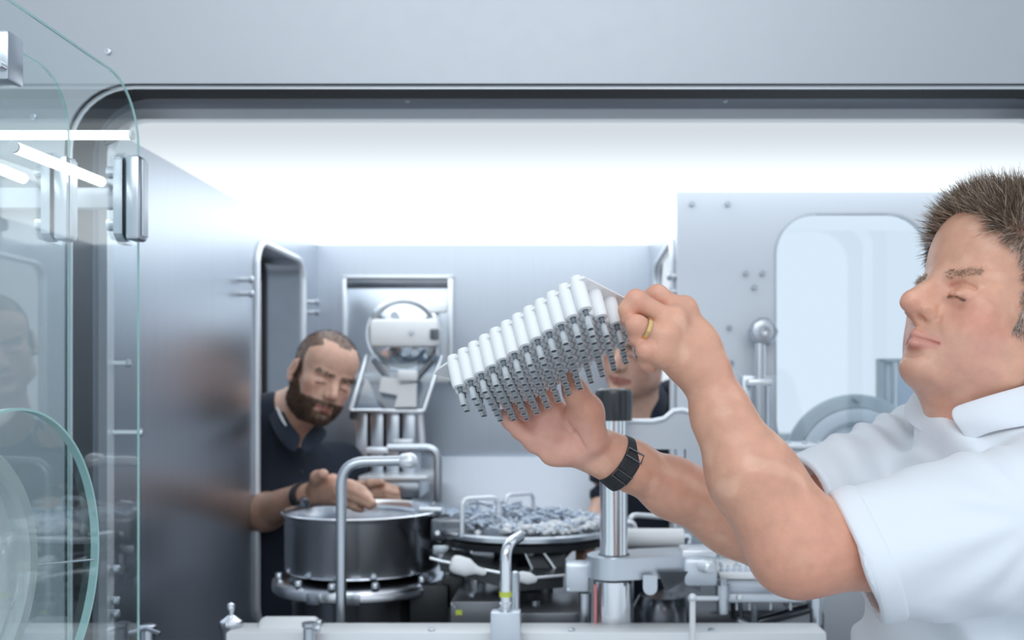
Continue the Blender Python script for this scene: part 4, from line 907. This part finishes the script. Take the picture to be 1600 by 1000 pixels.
MB().tube([P(656, 648, 2.62), P(660, 700, 2.62)], .010, 12).out('post', 'trim', hp)
bx(MB(), 546, 553, 644, 655, 2.60, 2.63, .002).out('stop', 'dark', hp)
sh_ = thing('conveyor_shelf', 'low steel conveyor box below the hopper, behind the pipes', 'conveyor', P(610, 780, 2.45))
bx(MB(), 560, 668, 744, 752, 2.50, 2.72, .002).out('top_rail', 'trim', sh_); bx(MB(), 566, 655, 752, 779, 2.52, 2.70, .003).out('side_plate', 'satin', sh_)
bx(MB(), 575, 646, 779, 786, 2.54, 2.68, .001).out('base', 'dark', sh_)
for x in (585, 637): MB().cyl(P(x, 786, 2.6), P(x, 930, 2.6), .012, n=14).out('leg', 'satin', sh_)
one('wall_rail', 'white horizontal rail across the rear wall behind the hopper', 'rail', bx(MB(), 536, 752, 584, 597, 2.86, 2.90, .003), 'white', P(640, 590, 2.88))
one('rear_apron', 'sloping pale steel apron along the foot of the rear wall', 'apron', MB().prism([(XL+.30, 2.895, EYE-.196), (XL+.30, 2.85, EYE-.204), (XL+.30, 2.74, EYE-.60), (XL+.30, 2.895, EYE-.60)], (XR-XL-.305, 0, 0)), 'back', (-.2, 2.9, EYE-.6))
# ---- rotary table with loose syringes
rt = thing('rotary_table', 'round steel sorting table heaped with loose clear syringes', 'table', P(830, 900, 2.08))
tc_ = Vector((P(826, 822, 2.10).x, 2.10, EYE-.302)); MB().lathe(tc_, (0, 0, 1), [(-.010, .17), (-.010, .198), (-.006, .203), (.002, .203), (.006, .198), (.003, .19), (.002, .001), (-.010, .001)], 80, True).out('table_top', 'satin', rt)
MB().lathe(tc_, (0, 0, 1), [(-.30, .05), (-.10, .055), (-.05, .10), (-.011, .12)], 40).out('pedestal', 'darksteel', rt)
MB().lathe(tc_, (0, 0, 1), [(-.028, .15), (-.028, .19), (-.014, .194), (-.010, .17)], 64, True).out('under_ring', 'dark', rt)
def heap(name, label, n, fn, mats, r=.0035, L=.028, seed=1):
    rr = random.Random(seed); q = MB()
    for i in range(n):
        p = fn(rr); a = rr.uniform(0, 6.28); e = rr.uniform(-.35, .5); d = Vector((math.cos(a)*math.cos(e), math.sin(a)*math.cos(e), math.sin(e)))
        q.cyl(p-d*L/2, p+d*L*.2, r, n=7); q.cyl(p+d*L*.2, p+d*L*.5, r*.55, r*.4, n=6)
    o = q.out(name, mats, None, tuple(tc_)); tag(o, label, 'syringes'); o['kind'] = 'stuff'; return o
def hp1(rr):
    while True:
        x, y = rr.uniform(-.2, .2), rr.uniform(-.2, .2); d = math.hypot(x, y)
        if d < .185: return tc_+Vector((x, y, .008+rr.random()*(.028*(1-d/.2)+.006)+(.018 if x < -.02 else 0)*rr.random()))
M['heap'] = plain('bluish_clear_plastic', (.62, .70, .82), .2, 0, .15, 80, spec=.8); M['heap2'] = plain('milky_plastic_pieces', (.86, .89, .92), .3, 0, .05, 80)
heap('syringe_heap', 'heap of loose clear syringes on the round sorting table', 420, hp1, 'heap', seed=3)
def hp2(rr): a = rr.uniform(-1.9, .1); r = rr.uniform(.12, .19); return tc_+Vector((r*math.cos(a), r*math.sin(a), .008+rr.random()*.016))
heap('cap_heap', 'white loose caps along the near right rim of the sorting table', 170, hp2, 'heap2', .005, .018, 5)
tr = thing('feed_chute', 'clear sloping chute leading from the bowl to the sorting table', 'chute', P(690, 800, 2.1))
MB().prism([P(640, 783, 2.10), P(740, 800, 2.06), P(740, 822, 2.06), P(655, 812, 2.06)], (0, .06, 0)).out('trough', 'clear', tr); MB().tube([P(655, 796, 2.05), P(690, 797, 2.05)], .006, 10).out('rail', 'trim', tr)
def hp3(rr): t = rr.random(); return P(650+105*t, 800+16*t, 2.09)+Vector((0, rr.uniform(-.03, .03), rr.uniform(-.012, .014)))
heap('syringe_stream', 'clear syringes sliding from the bowl towards the sorting table', 120, hp3, 'heap', seed=8)
# wire loop handles
def loop(label, pts, r, mat='trim'):
    t = thing('loop_handle', label, 'handle', pts[0]); MB().tube(pts, r, 12, .018, 6).out('bar', mat, t)
    for p in (pts[0], pts[-1]): MB().cyl(Vector(p), Vector(p)+Vector((0, 0, .006)), r*1.8, n=12).out('foot', 'satin', t)
loop('left loop handle rising over the syringe heap', [P(722, 838, 1.95), P(722, 780, 1.95), P(779, 777, 2.0), P(779, 838, 2.0)], .0052)
loop('second loop handle beside the first above the sorting table', [P(790, 822, 2.12), P(790, 774, 2.12), P(833, 771, 2.2), P(833, 820, 2.2)], .0044)
loop('loop handle to the right of the main column before the dark shirt', [P(984, 850, 1.95), P(984, 804, 1.95), P(1053, 809, 1.98), P(1053, 850, 1.98)], .0058)
loop('small elbow handle between main column and white roller', [P(972, 818, 1.93), P(990, 815, 1.93), P(995, 845, 1.93)], .0055)
# wing valve knobs
for x, y, w in ((746, 786, 'left'), (830, 797, 'right')):
    t = thing('wing_knob', f'{w} small winged knob above the syringe heap', 'knob', P(x, y, 2.15)); MB().tube([P(x-12, y+1, 2.15), P(x, y-2, 2.14), P(x+12, y+2, 2.15)], .0045, 10).out('wing', 'satin', t); MB().cyl(P(x, y, 2.15), P(x, y+30, 2.15), .003, n=10).out('stem', 'satin', t)
# ---- mechanism between bowl and column
mm = thing('drive_unit', 'dark gear housing with steel posts right of the feed bowl', 'machine', P(715, 900, 2.0))
bx(MB(), 672, 745, 812, 846, 2.0, 2.10, .006).out('housing', 'darksteel', mm); MB().lathe(P(684, 832, 1.998), (0, -1, 0), [(0, .006), (.005, .005)], 14).out('bolt', 'chrome', mm)
for x in (700, 728, 752): MB().cyl(P(x, 846, 2.03), P(x, 930, 2.03), .010, n=16).out('post', 'satin', mm)
bx(MB(), 676, 700, 852, 866, 2.02, 2.08, .003).out('block', 'alu', mm); bx(MB(), 706, 722, 855, 868, 2.02, 2.08, .003).out('block', 'alu', mm); bx(MB(), 737, 772, 861, 875, 1.98, 2.08, .003).out('block', 'alu', mm)
MB().sphere(P(747, 834, 1.96), .0085, 16).out('ball_knob', 'trim', mm)
bx(MB(), 690, 725, 900, 950, 2.0, 2.2, .004).out('base', 'dark', mm); bx(MB(), 640, 700, 915, 990, 1.98, 2.2, .004).out('base', 'dark', mm)
sp = thing('discharge_plate', 'black sloping discharge plate under the sorting table', 'plate', P(800, 910, 1.84))
MB().prism([P(686, 876, 1.86), P(800, 902, 1.82), P(800, 922, 1.82), P(688, 892, 1.86)], (0, .14, 0)).out('plate', 'dark', sp)
MB().prism([P(800, 902, 1.82), P(880, 896, 1.86), P(880, 918, 1.86), P(800, 925, 1.82)], (0, .10, 0)).out('plate', 'dark', sp)
MB().tube([P(672, 872, 1.86), P(690, 877, 1.855), P(826, 904, 1.815), P(882, 899, 1.86)], .0028, 8).out('rim', 'trim', sp)
MB().prism([P(808, 846, 1.94), P(884, 862, 1.94), P(884, 900, 1.92), P(842, 908, 1.90)], (0, .012, 0)).out('side_plate', 'dark', sp)
for p in ([P(818, 858, 1.92), P(833, 892, 1.91), P(874, 900, 1.91)], [P(846, 858, 1.92), P(873, 898, 1.91)]): MB().tube(p, .003, 8).out('stay_rod', 'satin', sp)
MB().lathe(P(829, 862, 1.93), (0, -1, 0), [(0, .009), (.006, .008), (.009, .004)], 14).out('bolt', 'trim', sp)
wh = thing('pivot_grip', 'white bottle-shaped grip lying on the black sloping plate', 'grip', P(730, 884, 1.83))
dd = (P(760, 894, 1.83)-P(712, 880, 1.83)).normalized(); MB().lathe(P(704, 879, 1.83), dd, [(0, .010), (.004, .0155), (.012, .0175), (.034, .0175), (.044, .012), (.052, .0078), (.066, .0070), (.071, .004)], 24).out('grip', 'white', wh)
w2 = thing('pivot_grip', 'second white grip half hidden behind the yellow banded pipe', 'grip', P(826, 906, 1.80))
MB().lathe(P(808, 900, 1.80), Vector((1, 0, -.2)), [(0, .006), (.006, .0105), (.022, .0115), (.034, .007), (.038, .003)], 20).out('grip', 'white', w2)
lb = thing('gear_box', 'low dark grey gear box with yellow mark at the bottom', 'box', P(790, 985, 1.86))
bx(MB(), 704, 800, 940, 1010, 1.82, 2.0, .003).out('casing', 'satin_dark' if 'satin_dark' in M else 'deck', lb); bx(MB(), 800, 905, 958, 1010, 1.80, 1.98, .003).out('casing', 'deck', lb)
MB().bb(P(712, 961, 1.8185), P(722, 953, 1.8195)).out('yellow_mark', 'yellow', lb)
for x, y in ((707, 944), (711, 948)): MB().lathe(P(x, y, 1.819), (0, -1, 0), [(0, .004), (.003, .003)], 10).out('bolt', 'chrome', lb)
for x, y in ((738, 926), (770, 930), (836, 938)): MB().lathe(P(x, y+22, 1.88), (0, 0, 1), [(0, .014), (.012, .014), (.014, .010), (.028, .010)], 18).out('spindle', 'satin', lb)
# ---- pipe with yellow band
yp = thing('bent_pipe', 'short bent steel pipe with yellow band on a white block', 'pipe', P(789, 990, 1.64))
MB().tube([P(790, 960, 1.645), P(790, 852, 1.645), P(812, 838, 1.70)], .0100, 20, .03, 8).out('pipe', 'chrome', yp)
MB().lathe(P(790, 932, 1.645), (0, 0, 1), [(0, .0103), (0, .0108), (.009, .0108), (.009, .0103)], 24, True).out('yellow_band', 'yellow', yp)
for y in (943, 951): MB().lathe(P(790, y, 1.645), (0, 0, 1), [(-.003, .0105), (-.002, .0120), (.002, .0120), (.003, .0105)], 24).out('collar', 'chrome', yp)
bx(MB(), 766, 813, 957, 1040, 1.625, 1.655, .003).out('base_block', 'alu', yp)
one('support_rod', 'plain grey rod just right of the yellow banded pipe', 'rod', MB().lathe(P(805, 985, 1.74), (0, 0, 1), [(0, .0085), (.100, .0085), (.106, .0065), (.108, .001)], 20), 'satin', P(805, 985, 1.74))
# ---- main column
mc_ = thing('main_column', 'thick polished steel column with black cap below the raised tray', 'column', P(959, 1000, 1.75))
X0 = P(959, 700, 1.75).x; zz = lambda y, Y=1.75: EYE+(606-y)/F*Y
MB().lathe((X0, 1.75, 0), (0, 0, 1), [(zz(1060), .0365), (zz(905), .0365)], 56).out('lower_tube', 'chrome', mc_)
MB().lathe((X0, 1.75, 0), (0, 0, 1), [(zz(872), .0285), (zz(866), .0250), (zz(640), .0250)], 56).out('upper_tube', 'chrome', mc_)
MB().lathe((X0, 1.75, 0), (0, 0, 1), [(zz(657), .0335), (zz(616), .0345), (zz(610), .0325), (zz(607), .027), (zz(606.5), .001)], 48).out('cap', 'capblack', mc_)
MB().lathe((X0, 1.75, 0), (0, 0, 1), [(zz(868), .0310), (zz(865), .0270)], 40).out('seal', 'rubber', mc_)
MB().cyl((X0-.034, 1.722, zz(1060)), (X0-.034, 1.722, zz(908)), .0030, n=10).out('red_strip', 'red', mc_)
ca_ = thing('clamp_arm', 'rounded aluminium clamp arm around the main column', 'clamp', (X0, 1.75, zz(908)))
def stad(cx, cy, r, x1, y1, r1, n=16):
    p = [(cx+r*math.cos(t), cy+r*math.sin(t)) for t in np.linspace(math.pi*.5, math.pi*1.5, n)]
    return p+[(x1, y1-r1), (x1, y1+r1)]
zt, zb = EYE-.262/1.5*1.70, 0
zt = EYE+(606-874)/F*1.70; zb = EYE+(606-908)/F*1.70
MB().prism([(x, y, zb) for x, y in stad(X0, 1.75, .049, P(1100, 0, 1.82).x, 1.80, .055)], (0, 0, zt-zb)).out('arm', 'alu', ca_)
MB().prism([P(1028, 893, 1.705), P(1095, 893, 1.72), P(1095, 925, 1.72), P(1040, 925, 1.72)], (0, .05, 0)).out('web', 'darksteel', ca_)
tb = [P(1005, 900, 1.69), P(1027, 900, 1.69)]+[P(1016+11*math.cos(t), 919+11*math.sin(t), 1.69) for t in np.linspace(0, math.pi, 10)]
MB().prism(tb, (0, .012, 0)).out('latch_tab', 'alu', ca_)
sb_ = thing('side_block', 'small aluminium block with rod left of the column clamp', 'block', P(898, 925, 1.74))
bx(MB(), 883, 921, 882, 926, 1.74, 1.79, .006).out('block', 'alu', sb_); MB().cyl(P(914, 926, 1.77), P(914, 1010, 1.77), .0115, n=20).out('rod', 'satin', sb_)
MB().lathe(P(888, 920, 1.739), (0, -1, 0), [(0, .003), (.002, .0025)], 10).out('bolt', 'chrome', sb_)
br = thing('head_bracket', 'silver bracket plate with raised hump behind the main column', 'bracket', P(1020, 700, 1.80))
o_ = [P(x, y, 1.79) for x, y in ((905, 657), (1020, 657), (1034, 655), (1046, 646), (1054, 640), (1066, 638), (1078, 641), (1090, 650), (1108, 668), (1150, 712), (1150, 760), (1060, 760), (1060, 702), (905, 702))]
MB().prism(o_[:9]+[P(1128, 690, 1.79), P(1128, 760, 1.79), P(1072, 760, 1.79), P(1072, 702, 1.79), o_[-1]], (0, .035, 0)).out('plate', 'alu', br)
MB().tube([P(905, 658, 1.787), P(1020, 658, 1.787), P(1038, 654, 1.787), P(1052, 642, 1.787), P(1066, 640, 1.787), P(1080, 644, 1.787), P(1128, 690, 1.787)], .0052, 10).out('rim', 'trim', br)
wr_ = thing('white_roller', 'thick white roller lying right of the main column', 'roller', P(1025, 855, 1.86))
MB().lathe(P(940, 841, 1.86), (1, 0, 0), [(0, .017), (.002, .0192), (.157, .0192), (.159, .017)], 36).out('roller', 'white', wr_); MB().cyl(P(1068, 838, 1.86), P(1076, 838, 1.86), .006, n=14).out('axle', 'satin', wr_)
MB().cyl(P(1000, 850, 1.86), P(1000, 880, 1.86), .010, n=12).out('stand', 'satin', wr_)
# ---- right-hand transport rail
rb_ = thing('end_block', 'rounded aluminium end block right of the clamp arm', 'block', P(1092, 920, 1.72))
bx(MB(), 1068, 1122, 873, 918, 1.715, 1.79, .010).out('block', 'alu', rb_); bx(MB(), 1066, 1120, 860, 873, 1.73, 1.80, .004).out('top_plate', 'trim', rb_); MB().lathe(P(1097, 884, 1.70), (.6, -.8, 0), [(0, .012), (.02, .012), (.024, .008)], 18).out('knob', 'trim', rb_)
tr_ = thing('transport_rail', 'long aluminium transport rail under the raised elbow', 'rail', P(1200, 945, 1.8))
bx(MB(), 1124, 1300, 896, 906, 1.78, 1.95, .004).out('top_strip', 'white', tr_); bx(MB(), 1122, 1304, 906, 926, 1.80, 1.90, .002).out('rail_face', 'alu', tr_); bx(MB(), 1130, 1290, 928, 942, 1.77, 1.82, .002).out('lower_bar', 'alu', tr_)
for x in (1155, 1251): MB().lathe(P(x, 933, 1.77), (0, -1, 0), [(0, .0062), (.004, .0058), (.006, .004)], 16).out('bolt', 'trim', tr_)
for x, y1 in ((1129, 958), (1275, 975)):
    MB().lathe(P(x, y1, 1.76), (0, 0, 1), [(0, .011), (.03, .011), (.03, .0135), (.052, .0135), (.052, .009), (.062, .007)], 18).out('end_post', 'satin', tr_)
for x in (1151, 1171, 1204, 1235): MB().cyl(P(x, 942, 1.79), P(x, 953, 1.79), .0028, n=10).out('pin', 'trim', tr_)
MB().tube([P(1176, 942, 1.80), P(1178, 978, 1.80), P(1152, 970, 1.80)], .008, 10).out('l_bracket', 'satin', tr_)
MB().tube([P(1150, 940, 1.84), P(1152, 965, 1.84)], .012, 10).out('strut', 'darksteel', tr_); MB().tube([P(1185, 972, 1.84), P(1265, 950, 1.84)], .010, 10).out('strut', 'darksteel', tr_)
bx(MB(), 1230, 1262, 945, 953, 1.84, 1.88, .003).out('lit_block', 'white', tr_)
gt = thing('glass_tube', 'clear horizontal tube behind the transport rail', 'tube', P(1130, 870, 1.95))
MB().tube([P(1070, 850, 1.95), P(1220, 880, 1.95)], .020, 24).out('tube', 'clear', gt)
for x, y in ((1072, 850), (1112, 858), (1160, 868)): MB().lathe(P(x, y, 1.95), (1, 0, -.2), [(0, .0202), (0, .022), (.006, .022), (.006, .0202)], 24, True).out('band', 'satin', gt)
for i in range(10):
    p = P(1128+9.5*i, 897, 1.80); w = ['first', 'second', 'third', 'fourth', 'fifth', 'sixth', 'seventh', 'eighth', 'ninth', 'tenth'][i]
    t = thing('standing_syringe', f'{w} small clear syringe from the left standing on the transport rail', 'syringe', p, 'syringes standing on the transport rail')
    MB().lathe(p, (0, 0, 1), [(0, .0042), (.010, .0042), (.012, .002), (.017, .002)], 10).out('barrel', 'heap', t); MB().lathe(p, (0, 0, 1), [(-.001, .0045), (.003, .0045)], 10).out('stopper', 'dark', t)
for x in (1126, 1152, 1178): one('needle_pin', {1126: 'left', 1152: 'middle', 1178: 'right'}[x]+' thin upright needle above the transport rail', 'needle', MB().lathe(P(x, 885, 1.82), (0, 0, 1), [(0, .004), (.01, .004), (.012, .0015), (.055, .0012)], 8), 'trim', P(x, 885, 1.82))
wp_ = thing('white_post', 'thin white post with side arm at the lower right', 'post', P(1082, 1000, 1.64))
MB().tube([P(1082, 1040, 1.64), P(1082, 935, 1.64)], .0052, 14).out('post', 'white', wp_); MB().tube([P(1078, 935, 1.64), P(1120, 935, 1.70)], .0045, 12).out('side_arm', 'trim', wp_); MB().sphere(P(1082, 934, 1.64), .0075, 14).out('joint', 'trim', wp_)
dk = thing('cable_cover', 'dark curved housing at the bottom right of the main column', 'housing', P(1030, 1000, 1.85))
MB().lathe(P(1035, 1030, 1.86), (0, 0, 1), [(0, .06), (.10, .058), (.125, .045), (.135, .001)], 40).out('housing', 'darksteel', dk); bx(MB(), 1060, 1290, 955, 1010, 1.86, 1.98, .01).out('cover_box', 'deck', dk)
# ---- fittings on the pale right wall
kn = thing('ball_clamp', 'steel ball knob on a piston rod against the pale right wall', 'clamp', P(1188, 690, 2.05))
MB().lathe(P(1187, 520, 2.118), (0, -1, 0), [(0, .018), (.02, .018), (.03, .030), (.045, .032), (.058, .026), (.062, .012), (.058, .001)], 10).out('knob', 'satin', kn)
MB().cyl(P(1188, 536, 2.075), P(1188, 600, 2.075), .0115, n=20).out('piston_rod', 'chrome', kn)
bx(MB(), 1169, 1208, 592, 603, 2.055, 2.10, .005).out('collar', 'trim', kn); MB().cyl(P(1188, 602, 2.075), P(1188, 705, 2.075), .0215, n=28).out('cylinder', 'satin', kn)
bx(MB(), 1160, 1213, 586, 720, 2.095, 2.119, .004).out('back_plate', 'alu', kn)
bm_ = thing('support_beam', 'aluminium beam with screws on top below the right window', 'beam', P(1245, 720, 1.95))
bx(MB(), 1196, 1289, 701, 722, 1.95, 2.06, .005).out('beam', 'alu', bm_); bx(MB(), 1190, 1287, 695, 702, 1.94, 2.06, .003).out('top_plate', 'trim', bm_)
bx(MB(), 1200, 1300, 722, 760, 1.98, 2.04, .003).out('lower_plate', 'alu', bm_)
for x in (1205, 1231, 1257, 1281): MB().lathe(P(x, 697, 1.97), (0, 0, 1), [(0, .004), (.006, .004), (.006, .006), (.010, .006)], 12).out('screw', 'trim', bm_)
for x in (1240, 1254): MB().lathe(P(x, 729, 1.979), (0, -1, 0), [(0, .006), (.005, .005)], 12).out('bolt', 'chrome', bm_)
pr_ = thing('glove_port', 'round white glove port seen through the right window', 'glove port', P(1335, 725, 2.35))
cp = P(1335, 728, 2.30); MB().lathe(cp, (0, -1, 0), [(0, .135), (0, .172), (.012, .172), (.016, .166), (.016, .140)], 72, True).out('outer_ring', 'grey', pr_)
MB().lathe(cp, (0, -1, 0), [(.004, .100), (.004, .136), (.020, .138), (.026, .130), (.026, .108), (.018, .100)], 72, True).out('inner_ring', 'white', pr_)
MB().lathe(cp, (0, -1, 0), [(.0, .101), (.006, .098), (.012, .085), (.014, .05), (.006, .001)], 56).out('glove', 'glove', pr_)
MB().tube([P(1332, 622, 2.28), P(1342, 629, 2.28)], .003, 8).out('screw', 'satin', pr_)
bk = thing('door_bracket', 'grey upright bracket behind the right window beside the chin', 'bracket', P(1390, 650, 2.35))
bx(MB(), 1374, 1382, 562, 650, 2.30, 2.33, .002).out('upright', 'grey', bk); bx(MB(), 1374, 1420, 560, 566, 2.30, 2.33, .002).out('top_bar', 'grey', bk); bx(MB(), 1394, 1400, 566, 650, 2.30, 2.33, .002).out('upright', 'grey', bk); bx(MB(), 1374, 1430, 644, 650, 2.30, 2.33, .002).out('bottom_bar', 'grey', bk); bx(MB(), 1402, 1440, 566, 644, 2.33, 2.34, .002).out('panel', 'pale', bk); bx(MB(), 1384, 1393, 566, 644, 2.31, 2.33, .002).out('light_strip', 'white', bk)
dk2 = one('low_cabinet', 'dark low cabinet edge behind the right window', 'cabinet', bx(MB(), 1214, 1440, 678, 1660, 2.42, 2.5, .004), 'grey', P(1300, 800, 2.42))
MB().bb((P(1335, 0, 2.3).x-.02, 2.30, 0), (P(1335, 0, 2.3).x+.02, 2.33, EYE-.34)).out('stand', 'grey', pr_)
MB().bb((P(1388, 0, 2.3).x-.02, 2.335, 0), (P(1388, 0, 2.3).x+.02, 2.36, EYE-.06)).out('stand', 'grey', bk)
